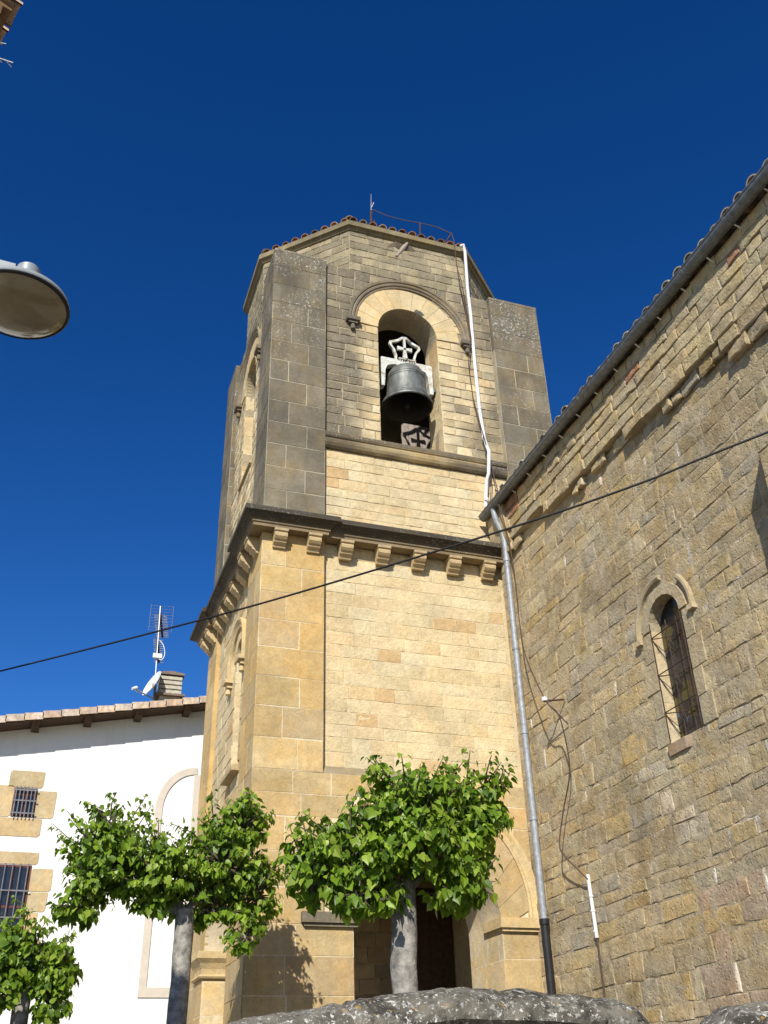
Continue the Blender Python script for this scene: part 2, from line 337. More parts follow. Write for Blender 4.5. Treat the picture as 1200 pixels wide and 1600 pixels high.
def arch_wall(mb, P, ax, t, x0, x1, z0, z1, cx, r, cz, zs=None, col=(.5, .5, .5, 0), mat=0):
    """wall slab with an arched hole open at its bottom (or with a sill at zs); P(u,v) -> 3D; ax: direction of thickness"""
    if zs is not None and zs > z0: mb.prism([P(x0, z0), P(x1, z0), P(x1, zs), P(x0, zs)], ax, t, col, mat); z0 = zs
    arc = arch_pts(cx, cz, r)
    # left part, right part: keeps faces convex-ish
    top = z1
    left = [(x0, z0), (cx - r, z0)] + [p for p in reversed(arc) if p[0] <= cx + 1e-6] + [(cx, top), (x0, top)]
    right = [(cx + r, z0), (x1, z0), (x1, top), (cx, top)] + [p for p in reversed(arc) if p[0] >= cx - 1e-6]
    for pl in (left, right):
        q = []
        for p in pl:
            if not q or (abs(p[0] - q[-1][0]) + abs(p[1] - q[-1][1])) > 1e-5: q.append(p)
        mb.prism([P(*p) for p in q], ax, t, col, mat)
def sweep_profile(mb, path, prof, colfn, mat=0, closed=False):
    """path: list of (point, outward vector, up vector) ; prof: list of (out, up)"""
    n = len(path); k = len(prof); v = []; cols = []
    for p, o, u in path:
        for a, b in prof:
            q = Vector(p) + Vector(o) * a + Vector(u) * b; v.append(q); cols.append(colfn(q, a, b))
    f = []
    for i in range(n if closed else n - 1):
        j = (i + 1) % n
        f += [(i * k + a, j * k + a, j * k + a + 1, i * k + a + 1) for a in range(k - 1)]
    if not closed: f += [tuple(range(k - 1, -1, -1)), tuple((n - 1) * k + a for a in range(k))]
    mb.add(v, f, (0, 0, 0, 0), mat, cols=cols)
def ring_stones(mb, P, ax, cx, cz, r0, r1, a0, a1, n, proud, colfn, mat=0, depth=.05, gap=.004, cz1=None):
    """voussoirs: n wedge blocks between radii r0 and r1, front face at -ax*proud"""
    for i in range(n):
        t0 = a0 + (a1 - a0) * i / n; t1 = a0 + (a1 - a0) * (i + 1) / n; g = gap / r1
        pts = []
        for q in range(4): t = t0 + g + (t1 - t0 - 2 * g) * q / 3; pts.append((cx + r0 * math.cos(t), cz + r0 * math.sin(t)))
        for q in range(4): t = t1 - g - (t1 - t0 - 2 * g) * q / 3; pts.append((cx + r1 * math.cos(t), (cz1 if cz1 is not None else cz) + r1 * math.sin(t)))
        P3 = [Vector(P(*p)) - Vector(ax) * (proud + rnd.uniform(-.002, .002)) for p in pts]
        mb.prism(P3, ax, depth + proud, colfn(sum(P3, Vector()) / 8, rnd), mat)

# ---------------------------------------------------------------- colours of the stones
GOLD = (.52, .40, .215); GOLD2 = (.48, .335, .145); PALE = (.60, .50, .315); GREY = (.135, .117, .085); GREYB = (.19, .165, .118); MORT = (.55, .455, .29)
def vary(c, r, a=.12): k = 1 + r.uniform(-a, a); w = r.uniform(-.04, .04); return (c[0] * k * (1 + w), c[1] * k, c[2] * k * (1 - w))
def c_pilaster(p, r):
    c = vary(mixc(GOLD2, GOLD, r.random() * .75), r, .1)
    if r.random() < .2: c = mixc(c, (.36, .27, .16), .5)
    w = clamp((6.6 - p.z) * .5) * .35 + clamp(nz(p.x * .9, p.y * .9, p.z * .6) * .6)
    return (*mixc(c, (.3, .25, .17), w * .45), w * .5)
def c_panel(p, r):
    c = vary(mixc(GOLD, PALE, .25 + .6 * r.random()), r, .045)
    if r.random() < .03: c = mixc(c, (.46, .28, .12), .55)
    return (*c, .06)
def c_pier(p, r):
    c = vary(mixc(GREY, GREYB, r.random() * .75), r, .13)
    k = clamp(.25 + nz(p.x, p.y, p.z * .5) * .8) * .25
    return (*mixc(c, (.30, .245, .15), k), clamp(.5 + (p.z - 14) * .16))
def v_pier(p, bc):
    n = nz(p.x * 1.6, p.y * 1.6, p.z * 1.2) + .5 * nz(p.x * 5, p.y * 5, p.z * 3.5)
    c = mixc(bc[:3], (.085, .076, .058), clamp(n * .7)); c = mixc(c, (.29, .24, .155), clamp(-n * .6 - .05) * (1 if p.z < 16 else .4)); return (*c, bc[3])
def c_belfry(p, r):
    c = vary(mixc(GOLD, PALE, r.random()), r, .1)
    if r.random() < .08: c = mixc(c, GREYB, .6)
    return (*c, r.random())
def v_belfry(p, bc):
    """weathered grey film towards the top and the piers; clean gold round the bell opening"""
    front = p.y < 15.4
    dx = (p.x - 6.22) if front else (p.y - 17.6)
    w = clamp((-dx - .85) * 1.5) * (1.0 if front else .5) + clamp((dx - .95) * 1.1) * .55 + clamp((p.z - 16.5 - .25 * abs(dx)) * .9) * .9
    w = clamp(w * 1.2 + .14 + nz(p.x * 1.1, p.y * 1.1, p.z * 1.1) * .55 + nz(p.x * 4, p.y * 4, p.z * 4) * .25 + (bc[3] - .5) * .4) * .92
    return (*mixc(bc[:3], mixc(GREYB, GREY, bc[3]), w), w * .7)
def c_oct(p, r): return (*vary(mixc(PALE, GREYB, .3), r, .12), r.random())
def v_oct(p, bc):
    w = clamp(.85 + nz(p.x, p.y, p.z) * .5 + nz(p.x * 4, p.y * 4, p.z * 4) * .3 + (bc[3] - .5) * .5) * .85
    return (*mixc(bc[:3], mixc((.215, .185, .115), GREY, bc[3] * .7), w), w * .6)
def c_nave(p, r):
    t = r.random()
    if t < .5: c = (.415, .335, .20)
    elif t < .76: c = (.385, .315, .20)
    elif t < .85: c = (.43, .33, .17)
    elif t < .93: c = (.375, .32, .225)
    else: c = (.47, .395, .25)
    if p.z < 4.0 and p.y < 10.6 and r.random() < .4: c = (.40, .30, .205)
    if 10.2 < p.y < 11.2 and 4.3 < p.z < 5.5 and r.random() < .5: c = (.54, .46, .33)  # paler stones below the window imitate a lit patch
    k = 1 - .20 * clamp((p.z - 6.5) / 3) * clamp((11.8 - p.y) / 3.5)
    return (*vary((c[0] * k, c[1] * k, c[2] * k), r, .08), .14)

# ================================================================= setting
g = MB(); g.add([(-400, -400, 0), (400, -400, 0), (400, 400, 0), (-400, 400, 0)], [(0, 1, 2, 3)]); o = g.build("ground", M['ground']); o['kind'] = 'structure'

# ================================================================= church tower
X0, X1, Y0, Y1 = 3.10, 9.42, 15.0, 20.2
tower = thing("church_tower", "square golden sandstone bell tower with an octagonal tiled top", "tower", (6.26, 17.6, 0))
NF = (0, -1, 0); NL = (-1, 0, 0)
PF = lambda y: (lambda u, v: (u, y, v))       # front plane, u = x
PL = lambda x: (lambda u, v: (x, u, v))       # left plane, u = y
mort = (*MORT, .05); mortg = (*mixc(MORT, GREYB, .55), .3); mlight = (.60, .51, .355, .0)
# ---- porch storey: two arched sides
ACX, AR, ACZ = 5.975, 1.225, 3.95
LCY, LR, LCZ = 17.35, 1.05, 3.95
w = MB()
arch_wall(w, PF(15.003), (0, 1, 0), 1.3, X0 + .012, X1, 0, 6.2, ACX, AR, ACZ, col=mlight)
arch_wall(w, PL(X0 + .003), (1, 0, 0), 1.3, 16.32, Y1, 0, 6.2, LCY, LR, LCZ, col=mlight)
w.box(X1 - 1.2, X1, 16.32, Y1, 0, 6.2, mort); w.box(4.42, X1 - 1.2, Y1 - .8, Y1, 0, 6.2, mort)
w.box(4.42, X1 - 1.2, 16.32, Y1 - .8, 5.7, 6.2, (*GREY, 0))      # vault
cs = [0.9, 1.42, 1.94, 2.46, 2.98, 3.5, 3.93, 4.45, 4.97, 5.49, 5.85, 6.21]
def fr(v0, v1):
    h = max(arch_half(v, 4.25, 1.72) for v in (v0, v1, (v0 + v1) / 2)) if v1 > 3.95 else AR
    if v0 >= 4.25 + 1.72: h = 0
    return minus(X0, 7.82, ACX - h, ACX + h) if h > 0 else [(X0, 7.82)]
masonry(w, (0, 15.012, 0), (1, 0, 0), (0, 0, 1), NF, cs, fr, (.55, .95), gap=.016, proud=(.012, .016), jit=.006, colfn=c_pilaster, rough=.002, bevel=.003)
def lf(v0, v1):
    h = max(arch_half(v, LCZ + .2, LR + .32) for v in (v0, v1)) if v1 > 3.95 else LR
    return minus(Y0, Y1, LCY - h, LCY + h) if h > 0 else [(Y0, Y1)]
masonry(w, (X0 + .012, 0, 0), (0, 1, 0), (0, 0, 1), NL, cs, lf, (.5, .9), gap=.016, proud=(.012, .016), jit=.006, colfn=c_pilaster, rough=.002, bevel=.003)
# porch jambs: reveals facing -X (front arch, right) and -Y (left arch, far)
masonry(w, (ACX + AR, 0, 0), (0, 1, 0), (0, 0, 1), NL, cs[:6] + [3.92], lambda a, b: [(15.02, 16.31)], (.4, .7), gap=.01, proud=(.0, .004), jit=.003, colfn=c_panel, rough=.004, bevel=.005)
masonry(w, (0, LCY + LR, 0), (1, 0, 0), (0, 0, 1), NF, cs[:6] + [3.55], lambda a, b: [(3.12, 4.40)], (.4, .7), gap=.01, proud=(.0, .004), jit=.003, colfn=c_panel, rough=.004, bevel=.005)
# inner back wall of the porch, rough, left open where a dark door panel stands for shade
def bk(v0, v1): return [(4.45, 6.95)] + ([] if v0 < 5.3 else [(6.95, 8.2)])
masonry(w, (0, Y1 - .81, 0), (1, 0, 0), (0, 0, 1), NF, courses(1, 5.6, .27, .2), bk, (.3, .55), gap=.02, proud=(.01, .03), jit=.012, colfn=lambda p, r: (*vary((.36, .27, .16), r, .3), .1), rough=.01)
shaft = w.build("porch_storey", M['ashlar'], tower)
dd = MB(); dd.box(6.98, 8.2, Y1 - .84, Y1 - .815, 0, 5.35, (.03, .025, .02, 0))
for k in range(5): dd.box(7.0 + k * .24, 7.22 + k * .24, Y1 - .85, Y1 - .84, 0, 5.33)
dd.build("shade_door", M['wood_dark'], tower)  # dark boards, made tall to stand in for the shade inside the porch
# archivolts, hood moulds and imposts of the porch
def hood_path(P, ax, cx, cz, r, n=28, drop=0.):
    pa = []
    axv = Vector(ax)
    def D(a): 
        o0 = Vector(P(0, 0)); return Vector(P(math.cos(a), math.sin(a))) - o0
    if drop:
        pa.append((Vector(P(cx + r, cz - drop)), D(0), -axv))
    for i in range(n + 1):
        a = math.pi * i / n
        pa.append((Vector(P(cx + r * math.cos(a), cz + r * math.sin(a))), D(a), -axv))
    if drop: pa.append((Vector(P(cx - r, cz - drop)), D(math.pi), -axv))
    return pa
def col_hood(c, w): 
    def f(p, a, b):
        k = 1 + .12 * nz(p.x * 3, p.y * 3, p.z * 3); return (c[0] * k, c[1] * k, c[2] * k, w)
    return f
a = MB()
ring_stones(a, PF(15.0), (0, 1, 0), ACX, ACZ, AR, 1.72, 0, math.pi, 13, .02, c_pilaster, cz1=4.22, depth=.06)
a.build("arch_ring", M['ashlar'], tower)
PROF_H = [(-.09, -.03), (-.09, .035), (-.05, .05), (-.03, .03), (0, .045), (.05, .085), (.10, .085), (.10, .06), (.085, -.03)]
a = MB(); sweep_profile(a, hood_path(PF(14.985), (0, 1, 0), ACX, 4.24, 1.80, drop=.2), PROF_H, col_hood(GOLD, .1)); a.build("hood_mould", M['ashlar'], tower)
def impost(x0, x1, y0, y1, z0, z1, c):
    b = MB(); b.box(x0, x1, y0, y1, z0 + .05, z1, c); b.box(x0 + .04, x1, y0 + .04, y1, z0, z0 + .048, c); return b.build("impost", M['ashlar'], tower)
impost(ACX + AR - .06, 7.83, 14.90, 15.6, 3.9, 4.1, (*GOLD, .2)); impost(3.93, ACX - AR + .05, 14.90, 15.6, 3.9, 4.1, (*GREYB, .5))
# left arch: far capital with a hollow moulding
b = MB(); zc = 3.55
pr = [(0, 0), (.05, .0), (.07, .03), (.05, .06), (.02, .07), (.03, .15), (.07, .24), (.13, .31), (.13, .42), (0, .42)]
path = [(Vector((4.40, LCY + LR, zc)), Vector((0, -1, 0)), Vector((0, 0, 1))), (Vector((X0, LCY + LR, zc)), Vector((-1, -1, 0)), Vector((0, 0, 1))), (Vector((X0, LCY + LR + .75, zc)), Vector((-1, 0, 0)), Vector((0, 0, 1)))]
sweep_profile(b, path, pr, col_hood(GOLD, .1)); b.build("impost", M['ashlar'], tower)
a = MB(); ring_stones(a, PL(X0), (1, 0, 0), LCY, LCZ, LR, LR + .32, 0, math.pi, 11, .02, c_pilaster, cz1=LCZ + .12, depth=.06); a.build("arch_ring", M['ashlar'], tower)
# ---- main shaft between porch and cornice
ZW, ZC = 6.21, 10.52
w = MB()
w.box(X0 + .003, 4.255, Y0 + .003, 16.1, ZW, ZC, mlight); w.box(X0 + .003, 4.3, 19.2, Y1, ZW, ZC, mlight); w.box(8.2, X1, Y0 + .003, 16.1, ZW, ZC, mlight)
w.box(4.255, 8.2, Y0 + .14, 15.9, ZW, ZC, mort)                                         # recessed front panel
w.box(8.6, X1 - .05, 16.1, Y1, ZW, ZC, mort); w.box(4.3, 8.6, Y1 - .8, Y1 - .05, ZW, ZC, mort)
cp = [ZW + .52 * i for i in range(8)] + [ZC]
def patt(L, alt):
    def f(ci, a, b):
        return [a + (b - a) * (alt[ci % len(alt)])]
    return f
alt1 = (.62, .36, .66, .33); alt2 = (.4, .68, .35)
masonry(w, (0, 15.012, 0), (1, 0, 0), (0, 0, 1), NF, cp, lambda a, b: [(X0, 4.26)], None, gap=.016, proud=(.012, .016), jit=.006, colfn=c_pilaster, rough=.002, bevel=.003, pattern=patt(1, (.62, .4, .64, .38)))
masonry(w, (X0 + .012, 0, 0), (0, 1, 0), (0, 0, 1), NL, cp, lambda a, b: [(Y0, 16.1)], None, gap=.016, proud=(.012, .016), jit=.006, colfn=c_pilaster, rough=.002, bevel=.003, pattern=patt(1, alt2))
masonry(w, (X0 + .012, 0, 0), (0, 1, 0), (0, 0, 1), NL, cp, lambda a, b: [(19.2, Y1)], None, gap=.016, proud=(.012, .016), jit=.006, colfn=c_pilaster, rough=.002, bevel=.003, pattern=patt(1, alt1))
w.box(X0 + .002, X0 + .12, 19.192, 19.1985, ZW, ZC, (*GOLD2, .1)); w.box(4.2555, 4.2585, Y0 + .002, Y0 + .13, ZW, ZC, (*GOLD2, .1))
pil = w.build("shaft", M['ashlar'], tower)
w = MB()
masonry(w, (0, 15.145, 0), (1, 0, 0), (0, 0, 1), NF, courses(ZW + .12, ZC, .245, .14), lambda a, b: [(4.265, 7.83)], (.30, .66), gap=.010, proud=(.008, .013), jit=.006, colfn=c_panel, rough=.0065, bevel=.006, grid=(4, 3))
w.build("front_panel", M['wall'], tower)
# left panel with a deep narrow window
WCY, WR, WZ0, WCZ = 17.0, .30, 6.72, 8.95
w = MB()
arch_wall(w, PL(X0 + .1), (1, 0, 0), .9, 16.1, 19.2, ZW, ZC, WCY, WR, WCZ, zs=WZ0, col=mort)
def lw(v0, v1):
    if v1 <= WZ0 - .1: return [(16.105, 19.195)]
    h = max(arch_half(v, WCZ, .55) for v in (v0, v1)) if v1 > WCZ else WR
    if v0 < WZ0: h = .5
    return minus(16.105, 19.195, WCY - h, WCY + h) if h > 0 else [(16.105, 19.195)]
masonry(w, (X0 + .1, 0, 0), (0, 1, 0), (0, 0, 1), NL, courses(ZW + .12, ZC, .245, .14), lw, (.30, .66), gap=.011, proud=(.012, .022), jit=.004, colfn=c_panel, rough=.0065, bevel=.006)
masonry(w, (0, WCY + WR, 0), (1, 0, 0), (0, 0, 1), NF, courses(WZ0, WCZ, .33, .1), lambda a, b: [(X0 + .1, X0 + .75)], (.65, .7), gap=.008, proud=(.0, .004), jit=.002, colfn=c_panel, rough=.004, bevel=.005)
w.build("side_panel", M['wall'], tower)
win = MB(); win.box(X0 + .72, X0 + .74, WCY - .31, WCY + .31, WZ0, WCZ + .32); wo = win.build("window", M['glass_dark'], tower)
a = MB(); ring_stones(a, PL(X0 + .09), (1, 0, 0), WCY, WCZ, WR, .52, 0, math.pi, 7, .015, c_panel, depth=.05)
sweep_profile(a, hood_path(PL(X0 + .07), (1, 0, 0), WCY + .05, WCZ, .62, drop=.28), PROF_H, col_hood(GOLD, .05))
for s in (-1, 1):
    yy = WCY + .05 + s * .62; a.box(X0 - .07, X0 + .1, yy - .13, yy + .13, WCZ - .36, WCZ - .29, (*GOLD, .1)); a.box(X0 - .02, X0 + .1, yy - .07, yy + .07, WCZ - .44, WCZ - .365, (*GOLD, .1)); a.lathe([(.001, -.1), (.05, -.06), (.05, 0), (.03, .04)], (X0 + .02, yy, WCZ - .5), 10, col=(*GOLD, .1))
a.build("window_hood", M['ashlar'], wo)
a = MB(); a.prism([(X0 + .12, 0, 6.6), (X0 - .06, 0, 6.6), (X0 - .06, 0, 6.68), (X0 + .12, 0, 6.73)], (0, 1, 0), 1.0, (*mixc(GOLD, GREYB, .3), .2))
for i in range(len(a.v)): a.v[i] = (a.v[i][0], a.v[i][1] + 16.48, a.v[i][2])
a.build("window_sill", M['ashlar'], wo)
# sloped weathering ledges at the foot of both recesses
def c_led(p, r): return (*vary(GREYB, r, .15), .7)
w = MB()
w.prism([(0, 15.005, ZW - .01), (0, 15.3, ZW - .01), (0, 15.3, ZW + .2), (0, 15.13, ZW + .15)], (1, 0, 0), 1.5, (*mixc(GREYB, GOLD, .25), .5))
w.v = [(x + 4.26, y, z) for x, y, z in w.v]; n0 = len(w.v)
w.prism([(0, 15.004, ZW - .01), (0, 15.3, ZW - .01), (0, 15.3, ZW + .2), (0, 15.13, ZW + .15)], (1, 0, 0), 2.43, (*GOLD, .15))
w.v = w.v[:n0] + [(x + 5.765, y, z) for x, y, z in w.v[n0:]]
w.build("weathering_ledge", M['ashlar'], tower)
w = MB(); w.prism([(X0 + .005, 16.1, ZW - .01), (X0 + .3, 16.1, ZW - .01), (X0 + .3, 16.1, ZW + .2), (X0 + .09, 16.1, ZW + .13)], (0, 1, 0), 3.1, (*mixc(GOLD, GREYB, .5), .4)); w.build("weathering_ledge", M['ashlar'], tower)
# ---- cornice with corbels
def plan(pts):   # closed CCW plan -> path with mitred outward vectors
    n = len(pts); out = []
    for i in range(n):
        p0, p1, p2 = Vector((*pts[i - 1], 0)), Vector((*pts[i], 0)), Vector((*pts[(i + 1) % n], 0))
        d1 = (p1 - p0).normalized(); d2 = (p2 - p1).normalized(); n1 = Vector((d1.y, -d1.x, 0)); n2 = Vector((d2.y, -d2.x, 0))
        k = n1 + n2; k = k / (k.dot(n1)); out.append((p1, k))
    return out
J = .07
cpl = [(X0, Y0), (4.06, Y0), (4.06, Y0 + J), (8.4, Y0 + J), (8.4, Y0), (X1, Y0), (X1, Y1), (X0, Y1), (X0, 19.4), (X0 + J, 19.4), (X0 + J, 15.9), (X0, 15.9)]
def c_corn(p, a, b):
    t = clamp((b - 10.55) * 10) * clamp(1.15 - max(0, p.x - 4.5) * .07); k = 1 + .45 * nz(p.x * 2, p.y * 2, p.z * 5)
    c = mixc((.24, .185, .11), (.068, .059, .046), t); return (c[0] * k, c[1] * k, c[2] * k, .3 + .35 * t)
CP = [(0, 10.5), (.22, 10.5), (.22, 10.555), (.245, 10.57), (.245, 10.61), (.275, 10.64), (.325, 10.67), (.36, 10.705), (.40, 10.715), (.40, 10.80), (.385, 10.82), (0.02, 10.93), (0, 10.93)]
def dense(path, step=.35):
    out = []
    n = len(path)
    for i in range(n):
        p, k = path[i]; q, k2 = path[(i + 1) % n]; out.append((p, k, 1)); L = (q - p).length; mseg = int(L / step)
        d = (q - p).normalized(); nn = Vector((d.y, -d.x, 0))
        if L > 1.4:
            for j in range(1, mseg): 
                if .45 < L * j / mseg < L - .45: out.append((p.lerp(q, j / mseg), nn, 0))
    return out
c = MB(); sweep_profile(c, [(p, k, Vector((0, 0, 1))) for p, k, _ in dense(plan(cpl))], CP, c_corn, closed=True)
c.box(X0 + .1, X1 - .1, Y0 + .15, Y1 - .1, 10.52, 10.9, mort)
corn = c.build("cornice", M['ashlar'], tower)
# one corbel, then copies
def corbel_mesh():
    b = MB(); pr = [(0, 0), (-.24, 0), (-.24, -.055), (-.215, -.065), (-.235, -.10), (-.225, -.15), (-.185, -.19), (-.15, -.20), (-.14, -.235), (-.11, -.25), (-.08, -.27), (-.06, -.31), (0, -.31)]
    b.prism([(-.115, y, z) for y, z in pr], (1, 0, 0), .23, (*mixc(GOLD, (.36, .27, .16), .4), .12)); 
    b.box(-.125, .125, -.25, 0, -.052, -.004, (.36, .28, .17, .2)); return b
cb0 = corbel_mesh().build("corbel", M['ashlar'], corn, origin=-tower.location)
cb0.location = Vector((3.40, Y0 + .01, 10.5)) - tower.location
first = True
spots = [(3.40, Y0 + .01, 0), (4.03, Y0 + .01, 0)] + [(4.66 + .715 * i, Y0 + .09, 0) for i in range(5)] + [(X0 + .01, 15.35 + .6 * 0, 1), (X0 + .01, 15.95, 1)] + [(X0 + .09, 16.55 + .58 * i, 1) for i in range(5)] + [(X0 + .01, 19.45, 1), (X0 + .01, 20.0, 1)]
for i, (x, y, s) in enumerate(spots):
    o = cb0 if i == 0 else cb0.copy()
    if i: COL.objects.link(o); o.parent = corn
    o.location = Vector((x, y, 10.5)) - tower.location; o.rotation_euler.z = -math.pi / 2 if s else 0
# ---- upper stage: corner piers, walls, belfry arches
ZP = 17.68
def pier(x0, x1, y0, y1, faces):
    w = MB(); w.prism([(x0 + .002, y0 + .002, 10.86), (x1 - .002, y0 + .002, 10.86), (x1 - .002, y1 - .002, 10.86), (x0 + .002, y1 - .002, 10.86)], (0, 0, 1), 16.1 - 10.86, (.36, .325, .24, .2)); w.prism([(x0 + .002, y0 + .002, 16.1), (x1 - .002, y0 + .002, 16.1), (x1 - .002, y1 - .002, 16.1), (x0 + .002, y1 - .002, 16.1)], (0, 0, 1), ZP - .06 - 16.1, (.17, .15, .115, .6))
    # weathered cap
    w.prism([(x0 - .004, y0 - .004, ZP - .06), (x1 + .004, y0 - .004, ZP - .06), (x1 + .004, y1 + .004, ZP - .06), (x0 - .004, y1 + .004, ZP - .06)], (0, 0, 1), .065, (*GREYB, .9))
    cc = [10.93 + .52 * i for i in range(13)] + [ZP - .06]
    cc[-2] = min(cc[-2], ZP - .3)
    for fc in faces:
        if fc == 'f': masonry(w, (0, y0 + .01, 0), (1, 0, 0), (0, 0, 1), NF, cc, lambda a, b: [(x0, x1)], None, gap=.018, proud=(.012, .016), jit=.004, colfn=c_pier, vfn=v_pier, rough=.003, bevel=.004, grid=(5, 5), pattern=patt(1, (.36, .66, .33, .68)))
        if fc == 'l': masonry(w, (x0 + .01, 0, 0), (0, 1, 0), (0, 0, 1), NL, cc, lambda a, b: [(y0, y1)], None, gap=.018, proud=(.012, .016), jit=.004, colfn=c_pier, vfn=v_pier, rough=.003, bevel=.004, grid=(5, 5), pattern=patt(1, (.62, .35, .66)))
        if fc == 'r': masonry(w, (x1 - .01, 0, 0), (0, 1, 0), (0, 0, 1), (1, 0, 0), cc, lambda a, b: [(y0, y1)], None, gap=.018, proud=(.012, .016), jit=.004, colfn=c_pier, vfn=v_pier, rough=.003, bevel=.004, grid=(5, 5), pattern=patt(1, (.62, .35, .66)))
    return w.build("corner_pier", M['ashlar'], tower)
pier(X0, 4.26, Y0, 16.05, 'fl'); pier(8.2, X1, Y0, 16.05, 'fr'); pier(X0, 4.26, 19.15, Y1, 'fl'); pier(8.2, X1, 19.15, Y1, 'r')
YB = 15.13; XB = X0 + .11     # planes of the mortar beds of front and left walls
BCX, BR, BCZ, ZS = 6.16, .69, 16.12, 13.05
SCY, SR, SCZ = 17.55, .58, 15.95
w = MB()
w.box(4.26, 8.2, YB, YB + .7, 10.86, ZS, mort)
arch_wall(w, PF(YB), (0, 1, 0), .7, 4.26, 8.2, ZS, ZP, BCX, BR, BCZ, col=mortg)
masonry(w, (0, YB, 0), (1, 0, 0), (0, 0, 1), NF, courses(10.93, 12.66, .215, .14), lambda a, b: [(4.265, 8.195)], (.28, .62), gap=.010, proud=(.008, .013), jit=.006, colfn=c_panel, rough=.0065, bevel=.006, grid=(4, 3))
def bf(v0, v1):
    h = max(arch_half(v, BCZ, 1.15) for v in (v0, v1)) if v1 > BCZ + .02 else BR
    return minus(4.265, 8.195, BCX - h, BCX + h) if h > 0 else [(4.265, 8.195)]
masonry(w, (0, YB, 0), (1, 0, 0), (0, 0, 1), NF, courses(ZS, BCZ, .22, .16) + courses(BCZ, ZP, .24, .2)[1:], bf, (.24, .52), gap=.026, proud=(.010, .018), jit=.009, colfn=c_belfry, vfn=v_belfry, rough=.007, bevel=.007, grid=(4, 3))
for s in (-1, 1):     # lining of the bell opening
    xx = BCX + s * BR
    masonry(w, (xx, 0, 0), (0, 1, 0), (0, 0, 1), (-s, 0, 0), courses(ZS, BCZ, .6, .2), lambda a, b: [(YB - .005, YB + .69)], (.3, .45), gap=.008, proud=(.0, .003), jit=.002, colfn=c_panel, rough=.004, bevel=.004)
w.build("belfry_wall", M['wall'], tower)
w = MB()
w.box(XB, XB + .7, 16.05, 19.15, 10.86, 13.3, mort)
arch_wall(w, PL(XB), (1, 0, 0), .7, 16.05, 19.15, 13.3, ZP, SCY, SR, SCZ, col=mortg)
def sf(v0, v1):
    if v1 < 13.4: return [(16.055, 19.145)]
    h = max(arch_half(v, SCZ, .95) for v in (v0, v1)) if v1 > SCZ + .02 else SR
    return minus(16.055, 19.145, SCY - h, SCY + h) if h > 0 else [(16.055, 19.145)]
masonry(w, (XB, 0, 0), (0, 1, 0), (0, 0, 1), NL, courses(10.93, 13.3, .215, .12) + courses(13.3, SCZ, .22, .15)[1:] + courses(SCZ, ZP, .24, .2)[1:], sf, (.24, .5), gap=.024, proud=(.010, .018), jit=.007, colfn=c_belfry, vfn=v_belfry, rough=.007, bevel=.007, grid=(4, 3))
masonry(w, (0, SCY + SR, 0), (1, 0, 0), (0, 0, 1), NF, courses(13.3, SCZ, .5, .2), lambda a, b: [(XB + .0, XB + .68)], (.3, .45), gap=.008, proud=(.0, .003), jit=.002, colfn=c_panel, rough=.004, bevel=.004)
w.build("belfry_wall", M['wall'], tower)
w = MB()
w.box(X1 - .8, X1 - .09, 16.05, 19.15, 10.86, ZP, mortg); w.box(4.26, 8.2, Y1 - .8, Y1 - .09, 10.86, ZP, mortg)
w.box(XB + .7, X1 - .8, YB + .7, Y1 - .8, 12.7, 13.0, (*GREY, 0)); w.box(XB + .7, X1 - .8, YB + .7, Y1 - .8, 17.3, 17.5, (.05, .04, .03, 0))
w.build("belfry_wall", M['wall'], tower)
# arch rings + hoods of the belfry
def c_ring(p, r): return (*vary(mixc(GOLD, PALE, r.random() * .5), r, .05), .15)
a = MB(); ring_stones(a, PF(YB), (0, 1, 0), BCX, BCZ, BR, 1.22, 0, math.pi, 11, .03, c_ring, depth=.12, cz1=BCZ + .03); a.build("arch_ring", M['ashlar'], tower)
a = MB(); ring_stones(a, PL(XB), (1, 0, 0), SCY, SCZ, SR, 1.0, 0, math.pi, 9, .03, c_ring, depth=.12, cz1=SCZ + .03); a.build("arch_ring", M['ashlar'], tower)
PROF_B = [(-.10, -.03), (-.10, .015), (-.075, .025), (-.055, .005), (-.035, .04), (0, .055), (.025, .035), (.045, .065), (.09, .08), (.09, .055), (.075, -.03)]
def stops(a, P, ax, cx, cz, r, c):
    axv = Vector(ax); uu = (Vector(P(1, 0)) - Vector(P(0, 0)))
    for s in (-1, 1):
        o = Vector(P(cx + s * r, cz))
        def bx(hw, z0, z1, d):
            pts = [o + uu * sx * hw + Vector((0, 0, zz)) + axv * .03 for sx, zz in ((-1, z0), (1, z0), (1, z1), (-1, z1))]
            a.prism(pts, -axv, d + .03, c)
        bx(.15, -.10, -.002, .13); bx(.10, -.16, -.1, .09)
        a.lathe([(.001, -.13), (.045, -.11), (.06, -.06), (.045, -.01), (.03, .05)], o - axv * .04 + Vector((0, 0, -.2)), 10, col=c)
a = MB(); sweep_profile(a, hood_path(PF(YB - .025), (0, 1, 0), 6.22, BCZ + .06, 1.34), PROF_B, col_hood((.24, .2, .14), .5)); stops(a, PF(YB - .025), (0, 1, 0), 6.22, BCZ + .06, 1.34, (.15, .13, .1, .5)); a.build("hood_mould", M['ashlar'], tower)
a = MB(); sweep_profile(a, hood_path(PL(XB - .025), (1, 0, 0), SCY, SCZ + .06, 1.1), PROF_B, col_hood((.24, .2, .14), .5)); stops(a, PL(XB - .025), (1, 0, 0), SCY, SCZ + .06, 1.1, (.18, .15, .11, .5)); a.build("hood_mould", M['ashlar'], tower)
